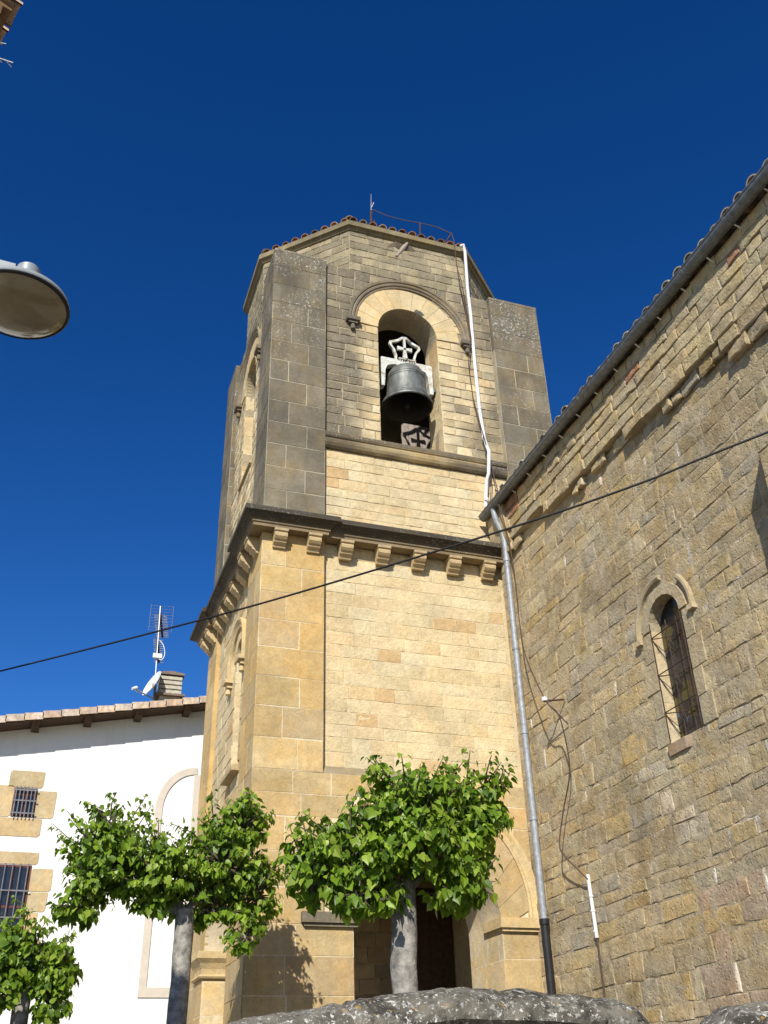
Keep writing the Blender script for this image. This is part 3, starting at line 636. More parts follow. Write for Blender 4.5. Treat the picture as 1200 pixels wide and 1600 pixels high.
# string course (bell-opening sill level) front and left
SP = [(0, 12.66), (.05, 12.66), (.09, 12.70), (.115, 12.76), (.11, 12.83), (.085, 12.88), (.11, 12.90), (.125, 12.93), (.125, 12.99), (.11, 13.01), (0, 13.055)]
def c_str(p, a, b):
    t = clamp(.62 + (p.x - 7.3) * .4 + nz(p.x * 2.2, p.y, p.z * 6) * 1.1) if p.y < 15.5 else .5
    t = max(t, clamp((5.6 - p.x) * 1.2) * .85, .75 if b > 12.92 and a > .05 else 0)
    c = mixc((.36, .28, .15), (.085, .075, .06), t); return (*c, .3 + .5 * t)
c = MB(); sweep_profile(c, [(Vector((4.26 + 3.94 * i / 14, YB - .01, 0)), Vector((0, -1, 0)), Vector((0, 0, 1))) for i in range(15)], SP, c_str)
c.box(BCX - BR, BCX + BR, YB - .02, YB + .69, 12.99, ZS + .006, (*GOLD, .1)); c.build("string_course", M['ashlar'], tower)
c = MB(); c.prism([(XB + .1, 16.95, 13.3), (XB - .06, 16.95, 13.3), (XB - .06, 16.95, 13.36), (XB + .1, 16.95, 13.41)], (0, 1, 0), 1.2, (*mixc(GOLD, GREYB, .3), .2)); c.build("window_sill", M['ashlar'], tower)
# ---- octagonal top
CH = 1.74
octp = [(X0 + CH, YB), (X1 - CH, YB), (X1 - .09, Y0 + CH), (X1 - .09, Y1 - CH), (X1 - CH, Y1 - .09), (X0 + CH, Y1 - .09), (XB, Y1 - CH), (XB, Y0 + CH)]
ZO = 18.96
w = MB(); w.prism([(x, y, ZP - .02) for x, y in octp], (0, 0, 1), ZO - ZP + .02, mortg)
for i in range(8):
    p, q = Vector((*octp[i], 0)), Vector((*octp[(i + 1) % 8], 0)); d = (q - p).normalized(); nn = Vector((d.y, -d.x, 0)); L = (q - p).length
    masonry(w, p, d, (0, 0, 1), nn, courses(ZP, ZO, .23, .2), lambda a, b: [(0, L)], (.22, .5), gap=.018, proud=(.010, .016), jit=.008, colfn=c_oct, vfn=v_oct, rough=.007, bevel=.007, grid=(4, 3))
w.build("octagon_wall", M['wall'], tower)
EP = [(0, 18.90), (.05, 18.91), (.08, 18.97), (.14, 18.98), (.14, 19.12), (.12, 19.14), (0, 19.17)]
def c_eave(p, a, b):
    k = 1 + .4 * nz(p.x * 3, p.y * 3, p.z * 3); return (.21 * k, .175 * k, .10 * k, .6)
w = MB(); sweep_profile(w, [(p, k, Vector((0, 0, 1))) for p, k, _ in dense(plan(octp))], EP, c_eave, closed=True); w.build("eave_slab", M['ashlar'], tower)
# tiled pyramid
TILES = [(.34, .17, .10), (.27, .13, .08), (.40, .24, .15), (.22, .13, .09), (.36, .28, .2), (.18, .12, .085)]
def barrel(mb, P, d, up, L, r0, r1, th=.018, seg=7, col=None, mat=0):
    """one half-round tile from P along d, opening downwards, with visible thickness"""
    d = Vector(d).normalized(); up = Vector(up); s = d.cross(up).normalized(); P = Vector(P); v = []
    for k, (t, r) in enumerate(((0, r0), (L, r1))):
        for rr in (r, r - th):
            for i in range(seg + 1):
                a = math.pi * i / seg; v.append(P + d * t + s * math.cos(a) * rr + up * math.sin(a) * rr * .85)
    n = seg + 1; f = []
    for i in range(seg):
        f += [(i, i + 1, 2 * n + i + 1, 2 * n + i), (n + i + 1, n + i, 3 * n + i, 3 * n + i + 1), (i + 1, i, n + i, n + i + 1)]
    mb.add(v, f, col or (*vary(rnd.choice(TILES), rnd, .2), .35), mat)
w = MB(); apex = Vector((6.26, 17.6, 20.55))
eo = [(p + k * .10) for p, k in plan(octp)]
for i in range(8):
    p = eo[i].copy(); q = eo[(i + 1) % 8].copy(); p.z = q.z = 19.15
    w.add([p, q, apex], [(0, 1, 2)], (.25, .16, .1, .3))
    d = (q - p).normalized(); mid = (p + q) / 2; up = (apex - mid); up = (up - d * up.dot(d)); slope = up.length; up.normalize(); nn = d.cross(up).normalized()
    if nn.z < 0: nn = -nn
    L = (q - p).length; nt = round(L / .25)
    for k in range(nt):
        t = (k + .5) / nt; run = slope * (1 - abs(2 * t - 1)) ; s0 = .05 + rnd.uniform(-.02, .02)
        base = p.lerp(q, t) + nn * .02 + up * s0
        x = 0
        while x < run:
            barrel(w, base + up * x + nn * (.012 if x else 0.02), up, nn, .42, .095 * rnd.uniform(.93, 1.06), .078); x += .34
for i in range(8):     # hip tiles
    p = eo[i].copy(); p.z = 19.17; dv = (apex - p); L = dv.length; dv.normalize(); s = dv.cross(Vector((0, 0, 1))).normalized(); up = s.cross(dv)
    x = 0
    while x < L - .2: barrel(w, p + dv * (x + .1) + up * .05, dv, up, .44, .105, .09); x += .35
roof = w.build("tiled_roof", M['tile'], tower)
# white rain pipe down the tower front
a = MB(); a.tube([(7.52, 14.88, 19.02), (7.60, 14.86, 19.08), (7.66, 14.92, 18.9), (7.66, 14.97, 17.76), (7.685, 14.99, 16.97), (7.67, 14.99, 15.47), (7.68, 14.99, 14.2), (7.715, 14.98, 13.5), (7.76, 14.91, 13.14), (7.72, 14.94, 12.6), (7.70, 15.01, 12.5), (7.64, 15.04, 11.95), (7.61, 15.0, 11.5)], .038, 10)
for z, x in ((17.9, 7.66), (16.1, 7.68), (14.3, 7.68), (13.55, 7.71), (12.0, 7.645)): a.lathe([(.039, -.018), (.045, -.018), (.045, .018), (.039, .018)], (x, 14.99 if z < 17 else 14.965, z), 12)
a.build("rain_pipe", M['white_pipe'], tower)
# lightning rod and conductor
lr = thing("lightning_rod", "thin rusty lightning rod standing on the tower roof with its wire", "lightning rod", (6.26, 17.6, 20.4))
a = MB(); a.tube([(6.26, 17.6, 20.45), (6.26, 17.6, 22.2)], .05, 8); a.tube([(6.26, 17.6, 22.2), (6.275, 17.6, 22.75)], .03, 6)
a.tube([(6.40, 17.6, 21.2), (6.34, 17.58, 22.35)], .028, 6); a.build("mast", M['rust'], lr)
a = MB(); a.tube([(6.275, 17.6, 22.7), (6.285, 17.6, 23.42)], [.022, .008], 6); a.tube([(6.28, 17.6, 22.85), (6.36, 17.6, 23.1)], .01, 5); a.build("tip", M['antenna'], lr)
a = MB(); a.tube([(7.02, 16.2, 19.5), (7.11, 16.2, 21.08)], .022, 6); a.build("wire_support", M['rust'], lr)
a = MB(); a.tube([(7.2, 15.2, 19.2), (7.47, 15.15, 19.72)], .02, 6); a.build("wire_support", M['rust'], lr)
a = MB(); a.tube([(6.30, 17.55, 22.75), (6.55, 17.1, 22.1), (6.85, 16.6, 21.5), (7.11, 16.2, 21.06), (7.3, 15.6, 20.35), (7.47, 15.15, 19.7), (7.40, 14.93, 19.2), (7.43, 14.97, 18.76), (7.47, 14.99, 17.94), (7.555, 14.97, 17.16), (7.60, 14.96, 16.2), (7.52, 15.0, 15.45), (7.555, 15.0, 14.57), (7.65, 14.98, 13.9), (7.72, 14.92, 13.3), (7.83, 14.95, 12.64), (7.6, 14.4, 11.82), (7.44, 14.2, 11.7)], .012, 6)
a.tube([(7.47, 14.99, 18.3), (7.536, 14.99, 17.957), (7.60, 14.98, 17.0), (7.675, 14.98, 15.67), (7.71, 14.99, 14.96), (7.69, 14.98, 13.9), (7.68, 14.93, 13.2), (7.79, 14.97, 12.56), (7.72, 15.0, 11.9)], .009, 6)
a.build("conductor_wire", M['wire'], lr)

# ================================================================= bell
BC = Vector((6.19, 15.42, 14.30))
bell = thing("church_bell", "green-grey bronze bell hanging in the arched tower opening", "bell", BC)
a = MB(); a.lathe([(.545, 0), (.558, .015), (.56, .04), (.54, .075), (.485, .16), (.45, .26), (.43, .40), (.42, .58), (.41, .74), (.395, .86), (.35, .94), (.27, .98), (.12, 1.0), (.0, 1.0)], BC, 48)
for h, r in ((.11, .52), (.2, .468), (.68, .414), (.74, .41)): a.lathe([(r - .004, h - .014), (r + .010, h - .006), (r + .010, h + .006), (r - .004, h + .014)], BC, 48)
bb = a.build("bell_body", M['bell'], bell)
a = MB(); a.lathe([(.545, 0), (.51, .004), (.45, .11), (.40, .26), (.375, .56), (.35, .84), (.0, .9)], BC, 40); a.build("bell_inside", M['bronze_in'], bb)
a = MB(); a.tube([BC + Vector((0, 0, .78)), BC + Vector((.0, .02, .08))], .022, 8); a.lathe([(.001, -.07), (.05, -.05), (.065, 0), (.045, .05), (.02, .08)], BC + Vector((0, .02, .06)), 14); a.build("clapper", M['bronze_in'], bell)
a = MB(); y0, y1 = BC.y - .075, BC.y + .075; cx = BC.x; zt = BC.z + .115
pl = [(-.59, .32), (-.52, .32), (-.505, .5), (-.49, .78), (-.44, .90), (-.30, .96), (.30, .96), (.44, .90), (.49, .78), (.505, .5), (.52, .32), (.60, .32), (.60, 1.08), (.57, 1.11), (-.57, 1.11), (-.59, 1.09)]
a.prism([(cx + x, y0, zt + z) for x, z in pl], (0, 1, 0), .15)
hs = a.build("headstock", M['white_iron'], bell)
a = MB(); a.tube([(cx + .58, BC.y, zt + .52), (cx + .72, BC.y, zt + .52)], .045, 10); a.build("axle", M['zinc_dark'], bell)
a = MB(); a.tube([(cx - .58, BC.y, zt + .52), (cx - .70, BC.y, zt + .52)], .045, 10); a.build("axle", M['zinc_dark'], bell)
a = MB(); a.box(cx + .60, cx + .66, BC.y - .1, BC.y + .1, zt + .38, zt + .46); a.build("bearing", M['zinc_dark'], bell)
a = MB()
for s in (-1, 1):
    for q in (0, .055, .11): a.tube([(cx + s * (.045 + q), y0 - .02, zt + .82), (cx + s * (.045 + q), y0 - .02, zt + 1.16)], .012, 6)
    a.box(cx + s * .105 - .085, cx + s * .105 + .085, y0 - .045, y0 - .003, zt + 1.112, zt + 1.135)
a.tube([(cx - .07, y0 - .02, zt + .86), (cx - .05, y0 - .03, zt + 1.0), (cx + .05, y0 - .03, zt + 1.0), (cx + .07, y0 - .02, zt + .86)], .03, 8)
a.build("strap", M['white_iron'], hs)
# cross frame on top of the headstock
a = MB()
out = [(-.25, 1.11), (-.24, 1.28), (-.29, 1.45), (-.37, 1.56), (-.36, 1.65), (-.17, 1.74), (-.04, 1.86), (.04, 1.86), (.17, 1.74), (.36, 1.65), (.37, 1.56), (.29, 1.45), (.24, 1.28), (.25, 1.11)]
inn = [(-.20, 1.11), (-.19, 1.28), (-.238, 1.445), (-.312, 1.56), (-.305, 1.615), (-.15, 1.685), (-.02, 1.80), (.02, 1.80), (.15, 1.685), (.305, 1.615), (.312, 1.56), (.238, 1.445), (.19, 1.28), (.20, 1.11)]
yy0, yy1 = BC.y - .03, BC.y + .03
for i in range(len(out) - 1):
    a.prism([(cx + x, yy0, zt + z) for x, z in (out[i], out[i + 1], inn[i + 1], inn[i])], (0, 1, 0), .06)
for ang, L0, L1 in ((0, 0, .17), (math.pi, 0, .17), (math.pi / 2, 0, .31), (-math.pi / 2, 0, .26)):
    d = Vector((math.cos(ang), 0, math.sin(ang))); s = Vector((-d.z, 0, d.x)); o = Vector((cx, yy0 + .004, zt + 1.50))
    w1 = .026 if abs(d.z) > .5 and d.z > 0 else .055
    a.prism([o + s * .024, o - s * .024, o + d * L1 - s * w1, o + d * L1 + s * w1], (0, 1, 0), .05)
a.build("cross_frame", M['white_iron'], bell)
# boarded hatch standing inside the bell chamber
hat = MB()
for k in range(6): hat.box(6.66 + k * .165, 6.815 + k * .165, 17.0, 17.03, 13.0, 15.13 + rnd.uniform(-.012, .012))
hat.box(6.66, 7.65, 17.03, 17.06, 13.3, 13.45); hat.box(6.66, 7.65, 17.03, 17.06, 14.7, 14.85)
tag(hat.build("board_screen", M['wood_grey']), "weathered upright boards standing in the bell chamber below the bell", "boards")

# ================================================================= nave
XN = 7.81
nave = thing("church_nave", "long rough sandstone church wall with tiled eaves and one narrow arched window", "church", (XN + 3, 5, 0))
NWY, NWR, NWZ0, NWCZ = 10.29, .375, 5.60, 7.22
w = MB()
arch_wall(w, PL(XN + .005), (1, 0, 0), .8, -10, 14.99, 0, 11.5, NWY, NWR, NWCZ, zs=NWZ0, col=(.395, .325, .215, .05))
w.box(XN + .82, XN + 9, -10, -9.2, 0, 11.3, mort); w.box(XN + 8.2, XN + 9, -9.2, 14.9, 0, 11.3, mort)
rn = random.Random(21)
cn = courses(1.4, 11.45, .245, .42, rn)
def ledge(y): return 10.66 - (14.6 - y) * .098
def nv(v0, v1):
    iv = (4.2, 14.985)
    if v1 > NWZ0 - .1 and v0 < NWCZ + .6:
        h = max(arch_half(v, NWCZ, .5) for v in (v0, v1)) if v1 > NWCZ + .02 else NWR + .06
        if h > 0: return minus(*iv, NWY - h, NWY + h)
    return [iv]
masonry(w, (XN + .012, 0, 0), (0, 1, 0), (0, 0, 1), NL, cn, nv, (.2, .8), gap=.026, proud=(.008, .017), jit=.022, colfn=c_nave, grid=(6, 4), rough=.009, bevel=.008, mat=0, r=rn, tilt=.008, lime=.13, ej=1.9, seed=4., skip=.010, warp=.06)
# oversailing top band with a broken, slightly falling lower edge
cb = [11.48]; 
while cb[-1] > 9.2: cb.append(cb[-1] - rn.uniform(.17, .28))
cb = cb[::-1]
for q in range(len(cb) - 1):
    v0, v1 = cb[q], cb[q + 1]; yend = min(14.985, 14.6 - (10.66 - v0) / .098 + rn.uniform(-.7, .7))
    if yend < 4.6: continue
    lo = 4.2
    dpt = .125 + rn.uniform(-.012, .012)
    w.box(XN - dpt, XN + .04, lo, yend - .02, v0 + .012, v1 - .002, (.38, .32, .22, .05))
    x = yend
    while x < min(14.9, yend + 1.6):      # worn, broken stones beyond the whole ones
        ww = rn.uniform(.18, .5)
        if rn.random() < .55:
            dd_ = dpt * rn.uniform(.35, .95); masonry(w, (XN - dd_, 0, 0), (0, 1, 0), (0, 0, 1), NL, [v0 + rn.uniform(0, .06), v1], lambda a, b: [(x, min(x + ww, 14.97))], (.9, 1), gap=.02, proud=(.0, .01), jit=.03, colfn=c_nave, grid=(6, 4), rough=.02, bevel=.02, r=rn, tilt=.03, seed=2.)
            w.box(XN - dd_ + .03, XN + .02, x + .02, min(x + ww, 14.97) - .02, v0 + .07, v1 - .01, (.40, .33, .22, .05))
        x += ww
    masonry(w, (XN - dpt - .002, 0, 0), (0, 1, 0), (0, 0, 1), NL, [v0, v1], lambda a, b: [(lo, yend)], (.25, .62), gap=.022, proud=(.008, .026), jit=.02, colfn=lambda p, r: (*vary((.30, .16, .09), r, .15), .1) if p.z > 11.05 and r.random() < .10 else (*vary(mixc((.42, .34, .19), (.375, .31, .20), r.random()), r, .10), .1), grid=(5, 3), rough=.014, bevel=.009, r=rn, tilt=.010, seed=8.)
nw = w.build("nave_wall", M['rubble'], nave)
# corner springer stone under the gutter end
a = MB(); a.prism([(XN - .02, 14.3, 11.5), (XN - .21, 14.3, 11.5), (XN - .21, 14.3, 11.25), (XN - .19, 14.3, 11.0), (XN - .15, 14.3, 10.8), (XN - .02, 14.3, 10.55)], (0, 1, 0), .66, (.44, .35, .2, .1))
a.build("kneeler_stone", M['ashlar'], nave)
# eaves: soffit, roof, tile ends
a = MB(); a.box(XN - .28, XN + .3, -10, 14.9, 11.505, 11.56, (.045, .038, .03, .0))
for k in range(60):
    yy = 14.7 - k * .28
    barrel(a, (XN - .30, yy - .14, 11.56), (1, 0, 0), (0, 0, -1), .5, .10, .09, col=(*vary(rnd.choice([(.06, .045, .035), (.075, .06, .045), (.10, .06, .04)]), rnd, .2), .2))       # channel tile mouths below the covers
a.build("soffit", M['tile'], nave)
a = MB(); sl = math.tan(R_(19)); dR = Vector((math.cos(R_(19)), 0, math.sin(R_(19)))); uR = Vector((-math.sin(R_(19)), 0, math.cos(R_(19))))
a.add([(XN - .22, -10, 11.575), (XN - .22, 14.95, 11.575), (XN + 9, 14.95, 11.575 + 9.22 * sl), (XN + 9, -10, 11.575 + 9.22 * sl)], [(0, 1, 2, 3)], (.3, .22, .15, .3))
TN = [(.44, .40, .33), (.50, .46, .39), (.38, .32, .26), (.42, .34, .27), (.54, .50, .43)]
for k in range(84):
    yy = 14.78 - k * .28; x = 0
    while x < (3.0 if k < 40 else .5):
        barrel(a, Vector((XN - .33 + rnd.uniform(-.03, .03), yy, 11.575)) + dR * x + uR * (0 if x == 0 else -.015), dR, uR, .46, .108 * rnd.uniform(.92, 1.08), .088, th=.02, col=(*vary(rnd.choice(TN), rnd, .15), .5)); x += .36
a.build("tiled_roof", M['tile'], nave)
# gutter: half-round trough with joint rings
a = MB(); GX, GZ, GR = XN - .29, 11.545, .10
def trough(y0, y1, r, col=(.5, .5, .5, 0)):
    v = []; n = 10
    for yv in (y0, y1):
        for rr in (r, r - .008):
            for i in range(n + 1): t = math.pi + math.pi * i / n; v.append((GX + rr * math.cos(t), yv, GZ + rr * math.sin(t) * 1.05))
    k = n + 1; f = []
    for i in range(n): f += [(i, i + 1, 2 * k + i + 1, 2 * k + i), (k + i + 1, k + i, 3 * k + i, 3 * k + i + 1), (i + 1, i, k + i, k + i + 1), (2 * k + i, 2 * k + i + 1, 3 * k + i + 1, 3 * k + i)]
    f += [(0, k, 3 * k, 2 * k), (n, 2 * k + n, 3 * k + n, k + n)]
    a.add(v, f, col, 0, True)
yv = 14.97
while yv > -8: trough(yv - 1.0, yv, GR); trough(yv - 1.03, yv - .98, GR + .006); yv -= 1.0
a.tube([(GX - GR, -8, GZ), (GX - GR, 14.97, GZ)], .012, 6)
a.prism([(GX + GR * math.cos(math.pi + math.pi * i / 10), 14.972, GZ + GR * 1.05 * math.sin(math.pi + math.pi * i / 10)) for i in range(11)], (0, 1, 0), .006)
gut = a.build("gutter", M['zinc_dark'], nave)
for k in range(24): 
    yy = 14.4 - k * .62; a = MB(); a.tube([(GX + .06, yy, GZ - .09), (XN - .09, yy, GZ - .16 + rnd.uniform(-.03, .03))], .012, 5); a.build("gutter_bracket", M['white_pipe'], gut)
a = MB(); DX, DY = XN - .12, 14.50
a.tube([(GX, 14.50, GZ - .09), (GX + .01, 14.50, GZ - .22), (GX + .04, 14.50, GZ - .38), (DX - .03, 14.50, GZ - .58), (DX, DY, GZ - .8), (DX, DY, 3.94)], .058, 12)
for z in (10.35, 8.55, 7.0, 5.55): a.lathe([(.058, -.03), (.068, -.03), (.068, .03), (.058, .03)], (DX, DY, z), 14)
dp = a.build("downpipe", M['zinc'], nave)
a = MB(); a.tube([(DX, DY, 3.97), (DX, DY, 0)], .066, 12); a.lathe([(.066, -.04), (.08, -.03), (.08, .05), (.06, .05)], (DX, DY, 3.97), 14); a.build("cast_shoe", M['black_pipe'], dp)
# narrow window
nwin = MB(); nwin.prism([(XN + .17, y, z) for y, z in [(NWY - .38, NWZ0), (NWY + .38, NWZ0)] + arch_pts(NWY, NWCZ, .38, 14)], (1, 0, 0), .02)
nwo = nwin.build("window", M['stained'], nave)
a = MB()
masonry(a, (0, NWY + NWR, 0), (1, 0, 0), (0, 0, 1), NF, courses(NWZ0, NWCZ, .36, .2), lambda p, q: [(XN - .005, XN + .168)], (.5, .6), gap=.008, proud=(.0, .003), jit=.002, colfn=lambda p, r: (*vary((.5, .41, .26), r, .06), .05), rough=.004, bevel=.004)
ring_stones(a, PL(XN + .0), (1, 0, 0), NWY, NWCZ, NWR, .53, 0, math.pi, 3, .03, lambda p, r: (*vary((.41, .34, .22), r, .06), .1), depth=.08, gap=.004)
for s in (-1, 1):   # dressed jamb stones round the opening
    for z0, z1, ww in ((5.6, 5.98, .30), (5.98, 6.35, .2), (6.35, 6.78, .32), (6.78, 7.2, .22)):
        u0, u1 = (NWY + NWR, NWY + NWR + ww) if s > 0 else (NWY - NWR - ww, NWY - NWR)
        masonry(a, (XN + .0, 0, 0), (0, 1, 0), (0, 0, 1), NL, [z0, z1], lambda p, q, u0=u0, u1=u1: [(u0, u1)], (1, 1), gap=.012, proud=(.012, .018), jit=.006, colfn=lambda p, r: (*vary((.40, .33, .21), r, .08), .1), rough=.006)
a.build("window_surround", M['wall'], nwo)
a = MB(); hp = hood_path(PL(XN - .01), (1, 0, 0), NWY, NWCZ, .64, drop=.06)
sweep_profile(a, [q for i, q in enumerate(hp) if i < 17], [(-.045, -.04), (-.03, .035), (.0, .05), (.035, .045), (.042, -.04)], col_hood((.37, .31, .20), .1))
sweep_profile(a, [q for i, q in enumerate(hp) if i >= 22], [(-.045, -.04), (-.03, .035), (.0, .05), (.035, .045), (.042, -.04)], col_hood((.37, .31, .20), .1))
for s in (-1, 1): a.box(XN - .07, XN + .03, NWY + s * .64 - .065, NWY + s * .64 + .065, NWCZ - .12, NWCZ - .05, (.45, .37, .24, .1))
a.build("window_hood", M['ashlar'], nwo)
a = MB(); a.prism([(XN - .03, NWY - .42, NWZ0 - .16), (XN - .05, NWY - .42, NWZ0 - .02), (XN + .165, NWY - .42, NWZ0 + .04), (XN + .165, NWY - .42, NWZ0 - .16)], (0, 1, 0), .84, (.36, .27, .18, .1)); a.v = [(x, NWY + .02 + (y - NWY + .42) * .46, z) if x < XN else (x, y, z) for x, y, z in a.v]; a.build("window_sill", M['ashlar'], nwo)
a = MB(); XG = XN - .02
for yy, z1 in ((NWY + .355, NWCZ + .1), (NWY + .12, 7.3), (NWY - .12, 7.3), (NWY - .355, 7.25)): a.tube([(XG if abs(yy - NWY) > .2 else XG + .10, yy, NWZ0 + .02), (XG if abs(yy - NWY) > .2 else XG + .10, yy, z1)], .009, 6)
for z in (6.02, 6.55, 7.1):
    a.tube([(XG, NWY + .37, z), (XG, NWY - .37, z)], .009, 6); a.tube([(XG, NWY + .36, z - .01), (XG + .16, NWY + .1, z - .05), (XG + .16, NWY - .36, z - .05)], .008, 6)
    a.tube([(XG, NWY + .36, z), (XG + .17, NWY + .34, z - .3)], .006, 5); a.tube([(XG + .10, NWY + .12, z), (XG + .17, NWY + .1, z - .25)], .006, 5)
a.build("grille", M['rust'], nwo)
# buttress whose shadow falls on the wall
w = MB(); bx0, by0, by1 = XN - .42, 6.75, 7.42
w.prism([(XN + .02, by0, 0), (bx0, by0, 0), (bx0, by0, 8.42), (XN + .02, by0, 9.0)], (0, 1, 0), by1 - by0, (.36, .3, .2, .1))
masonry(w, (bx0, 0, 0), (0, 1, 0), (0, 0, 1), NL, courses(1.5, 8.4, .33, .15, rn), lambda p, q: [(by0, by1)], (.3, .45), gap=.016, proud=(.006, .02), jit=.008, colfn=c_nave, rough=.01, r=rn)
masonry(w, (0, by0, 0), (1, 0, 0), (0, 0, 1), NF, courses(1.5, 8.4, .33, .15, rn), lambda p, q: [(bx0, XN)], (.2, .3), gap=.016, proud=(.006, .02), jit=.008, colfn=c_nave, rough=.01, r=rn)
w.build("buttress", M['rubble'], nave)

# ================================================================= cables on the nave wall
a = MB(); a.tube([(XN - .02, 13.22, 7.14), (7.47, 13.26, 7.10)], .016, 6); a.tube([(XN - .02, 13.2, 6.72), (7.5, 13.27, 7.07)], .011, 6)
br = thing("cable_bracket", "small iron cable bracket sticking out of the church wall beside the drainpipe", "bracket", (XN, 13.22, 7.1))
a.build("arm", M['rust'], br)
a = MB(); a.lathe([(.0, .045), (.04, .04), (.05, .01), (.045, -.02), (.03, -.03)], (7.46, 13.27, 7.12), 12); a.build("insulator", M['white_pipe'], br)
def smooth(pts, n=6):
    P = [Vector(p) for p in pts]; P = [P[0]] + P + [P[-1]]; out = []
    for i in range(1, len(P) - 2):
        for k in range(n):
            t = k / n; a_, b_, c_, d_ = P[i - 1], P[i], P[i + 1], P[i + 2]
            out.append(.5 * ((2 * b_) + (c_ - a_) * t + (2 * a_ - 5 * b_ + 4 * c_ - d_) * t * t + (3 * b_ - a_ - 3 * c_ + d_) * t ** 3))
    out.append(P[-2]); return out
a = MB(); a.tube(smooth([(7.46, 14.25, 11.62), (7.58, 14.2, 10.9), (7.67, 14.22, 10.1), (7.66, 14.2, 9.07), (7.6, 14.0, 8.2), (7.47, 13.28, 7.14), (7.55, 13.05, 6.8), (7.66, 13.1, 6.3), (7.70, 13.2, 5.9), (7.68, 13.5, 5.4), (7.62, 13.62, 4.95), (7.62, 13.5, 4.75), (7.68, 13.25, 4.5), (7.74, 13.12, 4.35)]), .011, 6)
tag(a.build("service_cable", M['wire']), "thin brown service cable hanging loose down the church wall beside the drainpipe", "cable")
a = MB(); a.tube([(7.76, 13.14, 4.42), (7.765, 13.12, 3.56)], .028, 10); 
for z in (4.12, 3.92, 3.65): a.lathe([(.03, -.012), (.036, -.012), (.036, .012), (.03, .012)], (7.763, 13.13, z), 10)
cd = thing("cable_conduit", "white plastic cable conduit fixed low on the church wall", "conduit", (7.76, 13.13, 3.5))
a.build("tube", M['white_pipe'], cd)
a = MB(); a.tube([(7.765, 13.12, 3.57), (7.775, 13.1, 0)], .014, 8); a.build("lower_cable", M['wire'], cd)
a = MB(); a.tube(smooth([(-6.2, 14.86, 5.35), (-2.5, 10.57, 4.93), (-.46, 8.2, 4.77), (.873, 6.655, 4.69), (1.63, 5.775, 4.67), (2.53, 4.73, 4.68), (3.10, 4.07, 4.72), (3.59, 3.5, 4.80), (5.6, 1.17, 5.08), (7.80, -1.38, 5.4)]), .008, 6)
tag(a.build("overhead_cable", M['cable']), "black overhead cable stretched across the street in front of the tower", "cable")

# ================================================================= white house behind
HY = 24.0
house = thing("white_house", "whitewashed house with stone framed barred windows under a low tiled gable", "house", (2, 30, 0))
SLP = .2
def rz(x): return 9.40 + SLP * (x + 1.08)       # underside of roof at the wall plane
w = MB(); w.prism([(-9, HY, 0), (7.5, HY, 0), (7.5, HY, rz(7.5)), (-9, HY, rz(-9))], (0, 1, 0), .5)
w.box(-9, -8.5, HY + .5, 36, 0, rz(-9)); w.box(7.0, 7.5, HY + .5, 36, 0, rz(7))
w.build("wall", M['whitewash'], house)
w = MB(); HV = HY - .7
def rq(x0, x1, y0, y1, dz0, dz1, c): w.prism([(x0, y0, rz(x0) + dz0), (x1, y0, rz(x1) + dz0), (x1, y0, rz(x1) + dz1), (x0, y0, rz(x0) + dz1)], (0, 1, 0), y1 - y0, c)
rq(-10, 8, HV + .06, 36.5, .0, .10, (.2, .14, .09, 0))
# verge tiles, each a tile of its own shape lapped up the slope
x = -9.8
while x < 8:
    dz = rnd.uniform(-.008, .008); c = (*vary(rnd.choice([(.50, .40, .32), (.54, .45, .37), (.47, .36, .28), (.52, .43, .34)]), rnd, .1), .35)
    z0 = rz(x) + .02 + dz; z1 = rz(x + .40) + .002 + dz
    w.add([(x, HV, z0 - .03), (x + .42, HV, z1 - .03), (x + .42, HV, z1 + .13), (x, HV, z0 + .13 + .01), (x, HV + .3, z0 + .14), (x + .42, HV + .3, z1 + .13), (x, HV + .03, z0 - .03), (x + .42, HV + .03, z1 - .03)], [(0, 1, 2, 3), (3, 2, 5, 4), (0, 3, 4, 6), (0, 6, 7, 1)], c)
    x += .40
for k in range(46):
    xx = -9.6 + k * .385
    barrel(w, (xx, HV + .36, rz(xx) + .13), (0, 1, 0), (0, 0, 1), .5, .10, .1, col=(*vary((.46, .33, .26), rnd, .15), .3))
rf = w.build("roof", M['tile'], house)
for k in range(14):
    w = MB(); xx = -8.6 + k * 1.17; w.prism([(xx, HV + .1, rz(xx) - .02), (xx + .17, HV + .1, rz(xx + .17) - .02), (xx + .17, HV + .22, rz(xx) - .11), (xx, HV + .22, rz(xx) - .11)], (0, 1, 0), .65); w.build("purlin", M['wood_dark'], rf)
rq2 = MB(); rq2.prism([(-10, HV + .1, rz(-10) - .02), (8, HV + .1, rz(8) - .02), (8, HV + .1, rz(8) - .002), (-10, HV + .1, rz(-10) - .002)], (0, 1, 0), .78); rq2.build("soffit_board", M['wood_dark'], rf)
